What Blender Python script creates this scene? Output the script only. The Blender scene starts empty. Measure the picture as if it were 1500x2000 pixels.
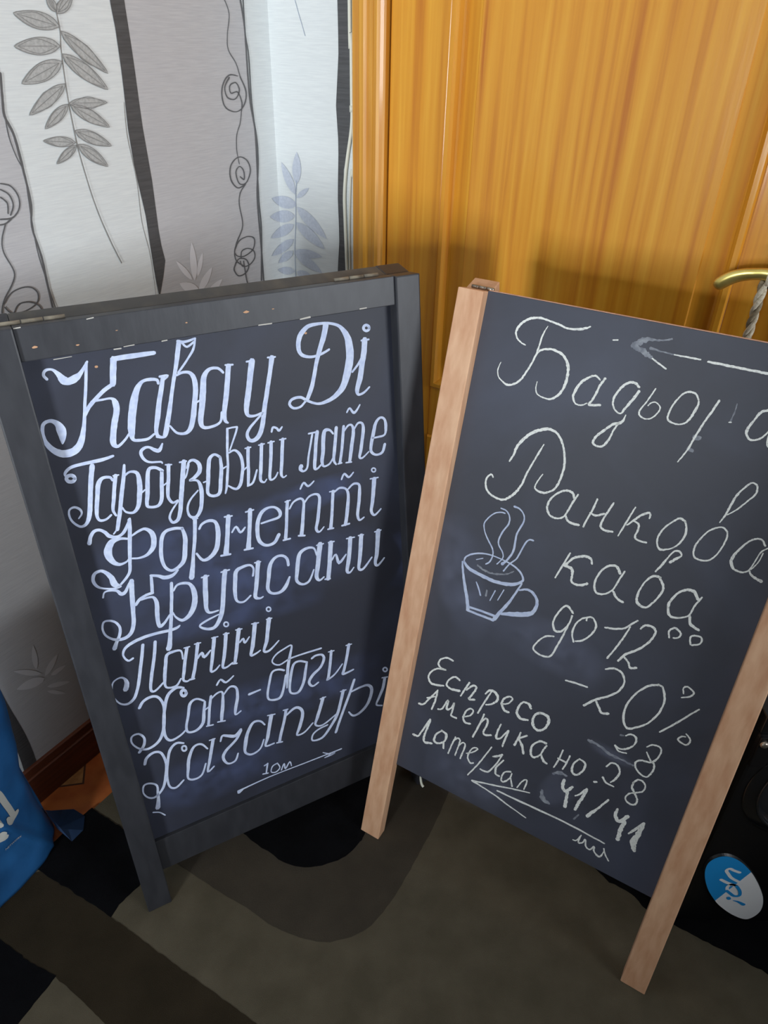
import bpy, bmesh, math, random
from mathutils import Vector, Matrix, noise
random.seed(7)

# ------------------------------------------------------------------ camera, world, light, exposure
scn = bpy.context.scene
COL = scn.collection
cam_d = bpy.data.cameras.new('camera')
cam_d.sensor_fit = 'VERTICAL'
cam_d.sensor_height = 24.0
cam_d.sensor_width = 24.0
cam_d.lens = 1401.167 * 24.0 / 2000.0
cam_d.clip_start = 0.02
cam = bpy.data.objects.new('camera', cam_d)
COL.objects.link(cam)
RX, UX, FX = Vector((0.99974241, 0.01261604, 0.01886635)), Vector((-0.0226959, 0.55572993, 0.83105303)), Vector((0.0, 0.83126715, -0.55587312))
cam.matrix_world = Matrix(((RX.x, UX.x, -FX.x, 0), (RX.y, UX.y, -FX.y, 0), (RX.z, UX.z, -FX.z, 1.45), (0, 0, 0, 1)))
scn.camera = cam

world = bpy.data.worlds.new('daylight')
scn.world = world
world.use_nodes = True
bg = world.node_tree.nodes['Background']
bg.inputs[0].default_value = (0.72, 0.84, 1.0, 1)
bg.inputs[1].default_value = 0.35

def area(name, loc, target, sx, sy, power, color):
    l = bpy.data.lights.new(name, 'AREA')
    l.shape = 'RECTANGLE'; l.size = sx; l.size_y = sy; l.energy = power; l.color = color
    o = bpy.data.objects.new(name, l)
    o.location = loc
    o.rotation_euler = (Vector(target) - Vector(loc)).to_track_quat('-Z', 'Y').to_euler()
    COL.objects.link(o)
    return o
# daylight outside the window behind the viewer (see wall_front)
area('window_daylight', (-1.655, -2.311, 1.16), (0.1, 1.16, 1.08), 0.7, 0.9, 168, (0.90, 0.96, 1.0))
area('side_window_fill', (3.1, -1.2, 1.55), (-0.3, 1.3, 1.1), 1.2, 1.0, 92, (0.90, 0.95, 1.0))  # fill for the left wall, outside an added side window

scn.view_settings.view_transform = 'Standard'
scn.view_settings.look = 'None'
scn.view_settings.gamma = 1.0
scn.view_settings.use_curve_mapping = False
scn.view_settings.exposure = 0.0

# ------------------------------------------------------------------ traced lettering, in 0.1 mm on each board / wall (across, up, width)
CHALK = {
 'L1': """712,10558,41;683,10621,38;724,10681,39;811,10675,34;879,10586,75;915,10512,115;980,10480,105;1078,10511,101;1166,10574,54;1279,10711,29
1263,10694,39;1189,10392,43;1116,10124,44;1062,9909,48;999,9714,67;926,9561,95;820,9469,113;668,9462,114;557,9541,89;481,9684,65;477,9829,49;517,9943,50;606,9974,51;686,9927,78;724,9816,129;713,9694,90;694,9614,25
1079,9947,33;1164,10073,56;1281,10173,57;1415,10269,57;1533,10328,58
1549,10335,84;1592,10519,89;1634,10690,89
1619,10689,70;1886,10688,74;2207,10683,59
1217,10141,36;1349,10139,32;1482,10134,36;1525,10063,89;1518,9940,88;1451,9764,88;1394,9584,88;1373,9459,86;1425,9404,47;1539,9476,37;1616,9557,32
2180,10229,40;2171,10283,45;2085,10309,49;1964,10300,48;1866,10204,85;1778,10013,109;1708,9795,113;1663,9590,102;1660,9460,53;1751,9428,47;1873,9423,43;1976,9477,34
2268,10317,60;2200,10120,72;2132,9922,76;2073,9719,77;2017,9534,61;2021,9445,53;2075,9400,38
2219,10326,37;2340,10321,32;2253,10257,28
2587,10785,68;2533,10601,72;2471,10406,60;2401,10209,57;2330,9990,57;2258,9767,70;2193,9584,74;2131,9421,71
2007,9426,39;2128,9403,43;2201,9516,29
2569,10798,40;2676,10771,40;2834,10797,32
2633,10758,32;2693,10693,32;2806,10751,32
2833,10787,24;2777,10643,37;2672,10516,32;2571,10409,33;2496,10339,28
2469,10302,33;2556,10328,41;2657,10310,50;2714,10216,74;2708,10024,79;2656,9817,80;2599,9609,85;2528,9445,74;2432,9388,49;2311,9425,38;2229,9554,29
2680,9834,30;2760,9862,30
3174,10219,38;3100,10300,42;2973,10308,51;2871,10209,84;2816,9982,97;2763,9752,94;2706,9542,85;2730,9424,56;2870,9405,45;3010,9455,41;3056,9603,40
3271,10309,78;3215,10060,83;3154,9807,84;3095,9596,75;3089,9461,57;3127,9412,30
3224,10328,29;3342,10314,30
3653,10319,98;3607,10153,99;3555,9942,95;3495,9730,95;3454,9556,81;3475,9460,53;3587,9437,41;3695,9461,37
3564,10323,30;3687,10324,30
3982,10318,87;3936,10139,74;3874,9928,74;3811,9713,75;3747,9497,80;3697,9297,80;3626,9124,82;3532,9038,73;3440,9047,58;3408,9149,55;3469,9253,47;3601,9364,38;3718,9456,33
3915,10330,30;4040,10320,30
4978,10288,38;4826,10234,42;4654,10218,44;4492,10278,57;4447,10407,75;4490,10575,84;4634,10705,68;4826,10725,48;5041,10701,43;5206,10622,58;5316,10449,111;5349,10240,141;5332,10035,144;5263,9814,135;5169,9618,115;5004,9482,82;4820,9422,59;4670,9424,42;4505,9508,45;4391,9589,46;4245,9583,48;4188,9512,47;4251,9429,41;4373,9428,39;4481,9513,40
4956,10691,97;4902,10512,93;4808,10304,83;4726,10093,69;4669,9897,69;4599,9701,75;4507,9531,65
5638,10343,103;5611,10151,104;5556,9927,100;5500,9700,101;5434,9520,80;5453,9432,47;5560,9448,42;5672,9524,32
5574,10341,32;5715,10338,32
5368,9842,36;5508,9982,42;5597,10131,26
5736,10526,52;5724,10501,51;5694,10487,47;5664,10491,44;5637,10513,47;5629,10542,51;5641,10567,50;5670,10581,47;5701,10576,44;5727,10554,47;5736,10526,50""",
 'L2': """5209,9162,32;5266,9224,34;5325,9138,47;5378,9140,44;5466,9246,27
619,9112,23;624,9169,41;716,9234,48;857,9249,49;1013,9250,53;1171,9251,54;1327,9273,38
733,9053,52;716,9027,55;684,9016,58;649,9025,57;626,9051,53;622,9081,50;639,9107,54;670,9118,57;706,9109,57;729,9084,53;733,9053,51
1009,9192,75;942,8970,72;882,8742,69;836,8549,70;787,8396,65;721,8299,51;636,8282,40;553,8380,33;526,8491,31;549,8588,29;624,8612,36;691,8558,37;700,8483,28;641,8417,19
1237,8894,33;1213,8951,43;1109,8967,50;1030,8886,71;980,8716,63;927,8523,63;901,8384,49;929,8302,44;1019,8297,37;1103,8348,32
1296,8960,61;1238,8771,57;1188,8577,58;1146,8420,46;1170,8318,33
1261,8965,24;1341,8959,24
1451,9094,39;1405,8912,58;1351,8741,62;1296,8568,62;1245,8392,62;1186,8217,63;1138,8080,56
1165,8115,28;1071,8024,24
1405,8912,31;1508,8968,36;1609,8922,56;1613,8756,77;1573,8556,78;1519,8380,66;1427,8298,46;1323,8338,32;1285,8424,26
1608,8589,28;1672,8625,28
1985,8870,51;1894,8944,48;1789,8939,58;1737,8765,67;1698,8565,67;1653,8386,56;1679,8324,45;1811,8309,51;1888,8407,62;1930,8631,61;1972,8852,56
2007,8989,23;1984,9019,32;1821,9054,35;1744,9134,48;1728,9239,51;1794,9293,47;1867,9287,39;1930,9232,58;2000,9205,63;2066,9301,27
1958,8624,25;2011,8653,25
2093,8937,60;2054,8726,57;2007,8526,58;1994,8400,49;2044,8300,41;2127,8321,30
2048,8954,24;2141,8935,24
2335,8940,77;2283,8732,78;2233,8531,75;2183,8327,71;2127,8101,69;2066,7984,60;1982,7964,46;1951,8062,39;2012,8177,33;2145,8316,25
2268,8942,29;2374,8937,29
2283,8646,25;2332,8698,28;2402,8871,28
2363,8818,28;2420,8920,41;2499,8921,48;2563,8832,66;2543,8709,70;2439,8628,55;2365,8604,28;2489,8572,40;2526,8432,67;2501,8219,65;2452,8053,63;2364,7955,54;2269,7993,44;2253,8132,36;2317,8269,34;2471,8403,26
2581,8516,26;2633,8524,26
2913,8875,48;2833,8941,42;2744,8894,62;2698,8735,68;2660,8528,65;2620,8320,51;2700,8243,48;2808,8269,61;2861,8477,66;2904,8684,61;2913,8875,44
2922,8669,30;2988,8696,26
3101,9320,40;3072,9128,44;3040,8923,41;3019,8714,41;2976,8506,46;2940,8338,42;2903,8236,26
3101,9320,29;3183,9323,29;3264,9316,29
3263,9312,33;3216,9201,33;3086,8955,25
3070,8916,30;3166,8937,37;3245,8832,52;3261,8654,54;3226,8487,56;3170,8323,58;3087,8266,44;2974,8352,29
3269,8564,27;3328,8605,27
3390,8927,59;3361,8718,55;3339,8503,55;3304,8288,47
3342,8928,26;3437,8927,26
3290,8269,32;3393,8310,41;3486,8511,31
3625,8934,60;3588,8707,60;3553,8494,61;3525,8321,51;3582,8261,31;3632,8305,23
3575,8932,26;3672,8932,26
3791,8939,60;3764,8731,61;3726,8518,57;3690,8325,52;3716,8272,36;3786,8300,33;3840,8377,28
3737,8934,26;3845,8936,26
3998,8941,62;3961,8729,62;3928,8514,62;3898,8340,53;3927,8264,30;3985,8284,24
3944,8942,26;4053,8939,26
3824,9109,35;3854,9178,40;3916,9154,37;3953,9102,43;4013,9154,27
4625,8934,70;4582,8742,65;4548,8523,65;4514,8302,60;4557,8268,38;4632,8319,35
4531,8910,37;4477,8721,37;4422,8530,37;4378,8335,38;4304,8284,37;4252,8332,65;4269,8385,84
4466,8935,31;4625,8934,31
4916,8836,34;4854,8917,43;4761,8915,72;4722,8755,75;4698,8556,71;4662,8381,65;4688,8282,39;4796,8302,35;4876,8399,30
4984,8933,62;4949,8727,62;4910,8507,63;4884,8351,52;4923,8260,31
5124,8926,53;5090,8718,58;5052,8497,54;4997,8277,54
4959,8262,29;5032,8264,29
5116,8826,30;5207,8919,39;5278,8915,39;5305,8807,63;5266,8609,69;5227,8433,70;5188,8254,60
5115,8248,28;5223,8234,28
5319,8827,30;5399,8923,39;5482,8906,44;5498,8788,64;5459,8589,65;5421,8411,66;5387,8289,48;5447,8263,36;5577,8351,26
5668,8588,33;5792,8584,39;5919,8603,42;5948,8760,61;5924,8892,45;5839,8933,44;5747,8849,62;5685,8655,72;5636,8479,66;5626,8339,56;5721,8257,42;5849,8275,54;5908,8416,58""",
 'L3': """5692,7962,32;5683,7943,33;5662,7933,31;5637,7940,27;5618,7959,28;5612,7982,31;5621,8002,32;5642,8011,30;5667,8005,27;5686,7986,28;5692,7962,29
695,7968,64;735,8071,56;800,8147,54;881,8151,47;950,8093,52;998,8011,60;1087,7964,49;1173,7977,48;1255,8050,53;1356,8213,34
1344,8198,56;1318,8031,59;1284,7865,63;1246,7679,60;1208,7490,54;1173,7318,49;1101,7219,45;997,7131,38
1247,7887,38;1144,7918,49;1025,7905,93;947,7812,118;919,7683,116;966,7549,80;1053,7480,50;1158,7496,31;1200,7533,26
1320,7913,30;1440,7965,42;1545,7974,49;1630,7879,78;1637,7737,85;1595,7610,81;1490,7521,55;1365,7500,36;1250,7527,31
959,7113,56;901,7164,102;878,7295,83;818,7406,60;747,7460,50;650,7433,54;609,7325,51;642,7212,45;727,7142,31;885,7087,32;981,7095,40
2112,7816,51;1993,7851,51;1850,7843,55;1772,7757,65;1723,7590,63;1695,7394,62;1716,7221,52;1805,7118,49;1938,7148,62;2037,7242,77;2089,7434,80;2127,7649,74;2110,7806,49
2338,7921,65;2300,7699,62;2251,7467,59;2199,7274,56;2156,7076,75;2103,6879,95
2303,7931,24;2384,7922,24
2378,7727,39;2436,7801,44;2552,7829,52;2655,7778,54;2678,7627,81;2646,7428,84;2594,7276,85;2480,7163,72;2345,7142,51;2259,7297,36
2887,7814,84;2844,7599,77;2801,7381,77;2745,7143,98
2822,7822,32;2952,7806,28
2656,7128,38;2817,7109,38
3272,7829,76;3237,7624,73;3197,7396,70;3142,7125,91
3190,7810,30;3330,7813,30
3069,7114,36;3221,7100,36
2906,7505,30;2988,7589,38;3049,7462,46;3140,7533,31
3433,7524,35;3589,7533,40;3758,7551,50;3790,7640,64;3720,7747,44;3600,7780,44;3471,7730,66;3380,7583,72;3341,7375,73;3357,7192,66;3467,7080,52;3616,7090,61;3716,7218,69
3946,7804,59;3909,7585,60;3879,7371,60;3831,7115,65
3904,7805,26;3999,7811,27
3785,7084,37;3913,7079,37
3970,7655,32;4057,7763,37;4188,7793,43;4243,7712,46;4209,7500,61;4174,7285,67;4135,7092,76
4076,7087,36;4193,7056,36
4251,7688,32;4359,7790,37;4490,7799,42;4547,7717,56;4514,7503,63;4471,7290,64;4424,7120,57;4479,7046,38;4576,7121,25
4208,7972,32;4282,8071,40;4358,7986,39;4473,8054,27
4816,7767,63;4784,7541,59;4751,7301,60;4706,7060,70
4750,7774,27;4850,7769,27
4648,7049,33;4760,7039,33
4848,7748,33;4953,7798,41;5072,7744,41;5106,7612,59;5076,7392,71;5035,7173,72;5001,7043,68
4932,7040,39;5082,7038,39
5116,7733,34;5224,7805,42;5335,7765,46;5334,7596,66;5301,7376,67;5263,7178,61;5293,7052,43;5390,7083,31
5000,7952,33;5063,8045,41;5146,7958,40;5242,8027,29
5650,7796,91;5619,7566,82;5585,7344,74;5549,7167,61;5614,7066,44;5752,7157,32
5570,7817,28;5733,7805,28""",
 'L4': """684,6981,28;719,7062,27;798,7076,36;909,7037,46;960,6956,63;1033,6972,58;1109,7092,34;1166,7156,34
1162,7136,78;1127,6939,79;1098,6737,76;1070,6554,69;1041,6369,68;983,6215,66;896,6138,64;787,6125,56;673,6170,44;576,6286,35;555,6425,33;597,6538,35;682,6538,37;772,6471,40;815,6346,44;778,6206,52;711,6100,57;653,5989,76
1139,6680,52;1217,6759,53;1332,6803,50;1440,6808,50
1436,6831,53;1458,6993,52;1475,7124,42
1468,7136,40;1583,7087,51;1679,7023,73;1806,7023,63;1910,7094,33
1231,6743,33;1339,6747,38;1433,6724,45;1464,6605,70;1438,6417,75;1419,6269,67;1431,6141,68;1523,6185,47;1628,6302,33
1763,6888,54;1726,6663,55;1681,6438,56;1635,6210,60;1574,5961,65;1526,5750,85;1489,5649,100
1772,6734,33;1842,6818,38;1954,6822,50;2056,6765,56;2096,6620,87;2086,6447,96;2030,6288,95;1932,6166,79;1811,6121,57;1716,6224,33;1688,6324,25
2330,6824,84;2295,6616,88;2273,6424,88;2247,6208,71;2288,6101,47;2443,6090,32
2264,6825,30;2387,6822,30
2675,6818,87;2624,6614,84;2578,6383,80;2535,6171,82;2460,5944,82;2335,5782,70;2198,5788,53;2078,5892,37;2186,5955,42;2441,6010,28
2607,6818,31;2753,6818,31
3146,6564,39;3176,6705,36;3116,6794,43;2972,6795,60;2862,6740,75;2813,6526,75;2784,6327,69;2796,6157,43;2913,6103,39;3051,6185,34
3273,6800,85;3227,6572,77;3177,6331,78;3132,6132,69;3205,6070,42;3271,6082,30
3211,6808,27;3320,6796,27
3819,6563,55;3804,6709,52;3707,6798,49;3576,6782,57;3474,6653,77;3425,6435,75;3379,6213,63;3445,6093,48;3594,6064,60;3714,6144,79;3812,6316,39
4378,6596,34;4337,6751,37;4208,6791,53;4070,6741,73;4009,6596,79;3966,6372,78;3941,6187,59;4041,6080,47;4179,6106,46;4292,6311,30
4465,6793,107;4421,6582,94;4376,6356,90;4332,6152,77;4379,6050,47;4476,6091,32
4397,6791,29;4532,6785,29
4678,6763,94;4645,6535,90;4605,6281,87;4558,6026,88
4633,6777,29;4747,6766,29
4493,6035,35;4596,6013,35
4667,6395,36;4756,6487,39;4808,6288,62;4961,6422,32
5074,6737,87;5045,6505,83;5003,6274,85;4955,6067,67;5010,6011,43;5100,6093,27
5000,6748,29;5162,6730,29
5304,6727,83;5274,6482,84;5240,6247,80;5204,6034,60;5299,6002,50;5495,6190,33
5246,6738,29;5352,6725,29
5664,6716,101;5636,6468,92;5604,6230,88;5560,6043,64;5617,5974,50;5761,6092,34
5591,6714,30;5725,6715,31""",
 'L5': """892,5691,40;808,5674,37;755,5812,35;821,5938,52;976,6002,59;1164,6029,60;1370,6024,55;1596,6000,55;1703,6010,51;1750,6035,30
1096,5890,54;1036,5670,55;965,5438,56;902,5226,57;834,5041,54;751,4888,55;632,4819,48;519,4872,32;449,5026,23;448,5214,24;497,5351,28;608,5395,31;680,5350,42;697,5236,80;653,5122,87
1299,5873,55;1243,5636,56;1171,5403,57;1105,5191,57;1047,4945,49;1111,4889,43;1283,5004,37
1682,5348,29;1680,5523,34;1558,5559,52;1435,5531,59;1378,5342,62;1318,5098,60;1304,4885,39;1470,4838,44;1579,4956,31
1788,5545,59;1722,5331,59;1657,5087,59;1615,4912,46;1672,4854,37;1731,4876,33
1741,5559,26;1837,5551,26
1982,5560,64;1916,5305,60;1846,5061,61;1775,4870,63
1928,5568,26;2036,5557,26
1729,4863,33;1806,4857,33
1930,5258,37;2022,5342,48;2049,5236,54;2178,5332,32
2282,5560,70;2228,5339,66;2166,5091,62;2117,4889,47;2196,4883,39;2288,4956,28
2240,5577,26;2350,5565,27
2498,5569,70;2450,5331,66;2388,5081,63;2336,4894,49;2400,4858,40;2525,4912,34
2453,5573,27;2554,5560,27
2739,5569,77;2683,5347,73;2622,5095,69;2571,4907,60
2683,5578,27;2796,5561,27
2521,4885,33;2600,4866,33
2717,5292,33;2788,5346,41;2809,5247,44;2905,5341,28
3043,5574,83;2991,5334,79;2936,5107,76;2882,4932,53;2979,4934,41;3068,4969,29
2987,5595,27;3114,5574,27
3317,5579,85;3262,5339,76;3207,5109,73;3135,4927,50;3240,4898,47;3443,5043,29
3270,5588,27;3372,5577,27
2571,5747,29;2560,5721,31;2539,5714,32;2513,5724,29;2496,5746,25;2494,5776,27;2505,5801,31;2526,5809,32;2552,5799,29;2569,5777,25;2571,5747,26
3376,5773,31;3366,5750,33;3343,5742,33;3320,5751,29;3302,5774,26;3299,5802,29;3309,5825,33;3331,5833,33;3354,5825,29;3372,5802,26;3376,5773,27""",
 'L6': """790,4649,53;875,4755,55;1011,4796,57;1129,4742,47;1190,4546,49;1161,4304,54;1086,3992,58;964,3788,59;767,3711,52;619,3788,37;525,3968,30;553,4105,39;667,4113,39;740,3990,42;709,3830,52;603,3708,56
1589,4743,40;1466,4798,58;1301,4705,62;1199,4456,56;1122,4149,54;1094,3856,50;1167,3708,50;1342,3732,44;1458,3808,35
1613,4614,60;1598,4583,64;1572,4569,67;1547,4580,58;1529,4614,50;1527,4653,54;1542,4684,64;1568,4698,67;1593,4687,57;1610,4654,50;1613,4614,51
1888,4308,38;1767,4407,42;1639,4358,56;1562,4112,51;1488,3883,49;1498,3744,45;1649,3714,54;1790,3825,65;1847,4064,59;1900,4280,44
2027,4353,52;1958,4100,52;1917,3897,52;1880,3735,52
1842,3718,31;1962,3695,31
2023,4289,30;2140,4366,39;2242,4342,39;2207,4072,66;2161,3870,68;2125,3707,53
2055,3718,31;2193,3683,31
2249,4273,30;2393,4405,44;2507,4332,46;2500,4114,60;2429,3879,62;2407,3731,37;2515,3770,33
2169,4548,37;2254,4639,38;2342,4536,43;2496,4619,30
1870,4097,31;1964,4141,31
2724,4079,55;2947,4090,37
3466,4331,41;3361,4398,44;3228,4389,45;3145,4181,49;3071,3899,46;3110,3766,41;3296,3727,58;3393,3890,52;3489,4209,50
3471,3900,29;3513,4154,56;3546,4364,65;3612,4601,57;3677,4835,35;3544,4824,36;3349,4753,36;3258,4618,28;3391,4496,35;3664,4557,36;4262,4532,41
3928,4336,42;3782,4419,45;3662,4381,54;3575,4127,58;3521,3832,47;3566,3719,42;3701,3704,59;3820,3883,63;3886,4128,60;3939,4331,42
4049,4374,48;4131,4408,47;4266,4374,46;4294,4250,61;4198,4086,58;4027,3976,68;3933,3833,58;3999,3710,45;4124,3748,40
4466,4382,60;4423,4128,61;4350,3789,63;4324,3730,49;4494,3797,40;4674,3975,30
4852,4383,72;4789,4112,64;4702,3824,65;4673,3719,55;4904,3737,40
4407,4384,28;4525,4367,28
4791,4385,28;4913,4372,28""",
 'L7': """639,3396,53;698,3524,59;842,3583,53;960,3499,46;994,3229,46;930,2938,52;844,2702,51;679,2556,47;552,2605,36;488,2761,28;530,2925,39;646,2917,39;744,2806,38;726,2625,48;703,2446,65;660,2276,97
561,2212,31;670,2147,29;752,2024,27
1375,3534,38;1249,3598,54;1110,3489,56;1019,3216,51;955,2924,48;958,2662,39;1065,2577,48;1224,2681,37
1402,3393,39;1390,3362,43;1367,3351,45;1342,3364,38;1326,3395,32;1326,3432,36;1338,3462,43;1361,3473,45;1386,3460,38;1402,3430,32;1402,3393,33
1773,3192,32;1676,3358,42;1536,3360,54;1411,3147,64;1350,2898,60;1312,2680,39;1422,2595,47;1573,2633,42;1683,2862,34
1907,3356,63;1832,3114,64;1757,2870,56;1690,2641,41;1822,2715,34
1838,3368,28;1944,3361,28
2034,3245,34;2088,3358,47;2189,3307,61;2326,3239,76;2452,3340,56
2448,3318,63;2330,3142,56;2101,2975,65;2023,2825,58;2088,2645,42;2236,2639,44;2315,2792,36
2925,3225,32;2847,3357,42;2700,3382,57;2558,3170,70;2484,2921,74;2459,2741,48;2576,2631,49;2756,2684,40;2859,2875,37
3080,3386,85;3009,3136,77;2938,2884,70;2874,2697,43;3048,2681,40
3008,3420,28;3157,3387,28
3389,3380,61;3319,3128,62;3230,2883,63;3165,2671,63
3105,2662,34;3220,2633,34
3333,3398,29;3429,3385,29
3373,3246,40;3562,3346,60;3675,3293,60;3717,3130,68;3623,2835,74;3542,2654,43;3704,2647,42;3904,2796,37
4182,3320,75;4099,3094,76;4016,2889,76;3958,2720,44;4116,2643,42;4444,2783,38
4122,3324,30;4244,3325,30
4637,3306,76;4550,3029,68;4440,2736,72;4247,2479,64;4063,2317,55;3857,2345,39;3872,2489,41;4005,2573,43;4216,2594,37
4575,3310,30;4700,3302,30
4904,3475,59;4774,3171,60;4620,2849,61;4488,2562,61;4380,2311,61
4819,3200,42;5035,3224,52;5206,3197,61;5282,3040,75;5174,2740,75;4987,2576,67;4811,2558,49;4714,2705,31
5603,3218,70;5544,2972,73;5442,2768,64;5364,2601,42;5494,2515,37
5538,3246,30;5669,3214,30
5671,3409,41;5661,3384,44;5634,3376,42;5608,3387,34;5584,3417,31;5577,3449,37;5587,3474,43;5614,3482,41;5640,3471,34;5664,3441,31;5671,3409,34""",
 'L8': """2176,1849,42;2865,1874,26;3595,1841,27;4465,1802,34
4044,1915,18;4223,1770,45;4310,1777,56;4222,1760,51;4071,1755,22
2189,1811,73;2270,1836,32
2795,2005,31;2853,2237,40
2783,2214,31;2857,2235,31
2725,2017,30;2832,1985,30
3051,2141,32;2944,2112,31;2899,1984,22;2992,1928,32;3089,1998,27;3051,2141,22
3112,1919,30;3189,2057,31;3200,1908,32;3309,2044,32;3335,1917,22""",
 'R1': """1247,10773,22;1171,10795,26;1088,10851,30;1050,10941,38;1079,11044,44;1161,11139,42;1267,11199,41;1398,11223,40;1536,11209,31;1692,11184,36;1849,11151,36;2023,11170,40;2127,11205,37;2190,11240,25
1540,11124,13;1490,10979,27;1469,10782,30;1454,10666,34;1413,10510,37;1359,10366,37;1288,10216,37;1184,10124,37;1083,10092,43;1003,10125,28;917,10182,21;878,10276,21;886,10362,18;903,10424,14
1454,10666,26;1513,10743,36;1606,10782,38;1739,10790,40;1885,10740,47;1978,10632,51;2021,10496,49;2023,10351,49;1999,10214,46;1926,10097,42;1838,10034,33;1718,10031,26;1614,10065,23;1572,10147,20;1569,10255,14
2534,10500,24;2458,10546,34;2370,10511,38;2266,10407,45;2204,10262,48;2192,10145,42;2255,10061,29;2354,10061,26;2424,10111,22
2603,10540,41;2554,10425,41;2524,10289,38;2491,10168,35;2461,10095,38;2631,10129,38
3121,10525,38;3048,10571,42;2946,10547,43;2864,10449,43;2807,10309,37;2817,10183,31;2878,10101,28;2962,10082,25;3003,10165,40;3073,10309,46;3137,10467,46
3042,10078,15;3012,9957,47;2901,9896,47;2790,9768,41;2693,9642,41;2671,9535,42;2747,9497,36;2836,9530,38;2898,9664,38;2926,9804,28;2971,9930,40
3356,10558,22;3322,10451,26;3277,10323,26;3226,10210,29;3233,10126,29;3325,10090,23;3414,10122,23;3482,10223,26;3490,10309,25;3410,10364,22;3352,10342,23;3318,10291,20
3969,10541,26;3918,10610,30;3824,10620,32;3746,10569,29;3675,10437,28;3637,10296,28;3643,10163,31;3749,10124,29;3854,10143,26;3925,10219,35;3965,10345,40;3987,10481,30;3969,10550,20
4240,10591,36;4206,10454,36;4158,10312,34;4114,10153,34;4079,10010,34;4048,9850,31;4007,9720,28;3952,9584,19
4921,10625,37;4871,10604,37;4802,10556,45;4754,10433,29;4711,10294,44;4721,10216,36;4797,10156,34;4899,10200,31;4970,10315,27;4996,10432,26
5006,10576,25;5000,10418,25;4997,10226,25;5016,10143,22;5054,10114,21;5115,10146,19
2569,11116,22;2640,11131,22
5072,11096,37;4733,11088,38;4593,11087,41;4381,11086,38;4164,11085,39;3944,11083,36
3837,11092,27;3672,11088,30;3474,11085,21
3193,10970,27;3321,10909,27;3419,10866,24
4453,10326,22;4480,10333,22""",
 'RS': """3474,11085,21;3316,11092,18;3123,11108,34
3384,11291,25;3241,11246,22;3075,11223,53;2963,11168,88;2884,11104,81
2869,11096,62;2991,11065,76;3120,11003,61;3193,10970,30
4479,10602,14;4481,10475,17;4467,10327,23
4079,10010,80;4140,10010,64
4042,9815,63;4095,9796,63
3925,4411,65;4092,4402,43;4291,4334,56;4510,4323,42;4725,4312,34
3395,2978,43;3453,2818,94;3584,2775,49
4073,2711,35;4135,2848,18
4389,4771,40;4438,4787,28
3505,3427,41;3602,3508,66;3736,3515,46
1252,6849,34;1374,6804,37;1520,6794,32;1685,6833,28;1827,6895,24;1917,6977,20
1516,6446,31;1525,6332,31""",
 'R2': """1408,8860,27;1451,8982,42;1478,9128,50;1561,9287,52;1684,9436,55;1820,9520,55;1963,9564,51;2087,9525,44;2189,9420,41;2264,9270,41;2317,9093,44;2322,8920,40;2300,8737,40;2237,8599,37;2103,8507,42;1960,8523,36;1935,8586,27;1973,8717,26;2011,8808,22
1913,9296,22;1858,9117,34;1791,8901,34;1747,8749,38;1711,8557,42;1647,8395,46;1554,8263,46;1449,8178,44;1303,8173,42;1165,8223,39;1089,8325,38;1074,8445,36;1136,8546,35;1186,8510,29
2607,8577,45;2549,8657,46;2436,8651,38;2323,8566,37;2237,8439,37;2214,8290,42;2283,8170,44;2406,8150,35;2509,8205,33;2557,8322,33;2595,8474,40;2655,8651,29
2549,8238,39;2594,8173,43;2697,8147,47;2789,8158,47
2966,8671,32;2944,8508,35;2900,8316,36;2866,8154,36
2911,8418,27;3009,8401,41;3137,8473,33
3226,8687,31;3178,8526,35;3132,8354,39;3135,8236,41;3226,8207,42;3331,8224,34
3561,8724,22;3519,8554,31;3473,8362,31;3430,8186,25
3512,8402,26;3606,8530,35;3676,8624,38;3766,8697,39;3804,8675,34;3805,8614,27
3598,8501,33;3679,8467,38;3691,8366,34;3676,8272,34;3724,8217,34;3866,8223,34
4310,8733,41;4228,8756,39;4168,8702,31;4068,8565,31;4015,8425,30;4015,8285,30;4082,8186,40;4196,8226,26;4294,8314,25;4350,8438,35;4365,8598,38;4310,8733,29
4764,8869,17;4805,8998,34;4829,9153,33;4861,9325,34;4927,9473,29;4995,9565,27;5069,9548,29;5092,9430,30;5023,9296,26;4932,9138,24;4828,9014,21
4903,8767,30;4833,8809,28;4754,8782,28;4653,8680,27;4573,8500,29;4549,8354,32;4581,8244,34;4672,8216,33;4782,8248,29;4856,8345,27;4907,8516,26;4924,8674,28;4903,8767,25
5437,8723,28;5372,8798,30;5281,8779,31;5198,8687,29;5112,8506,37;5084,8360,47;5148,8247,37;5267,8233,32;5347,8297,23;5382,8454,19;5415,8616,23;5484,8707,20;5519,8769,17
5445,8610,19;5425,8453,19;5370,8314,17
5355,8292,26;5410,8228,37;5550,8188,53""",
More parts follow.
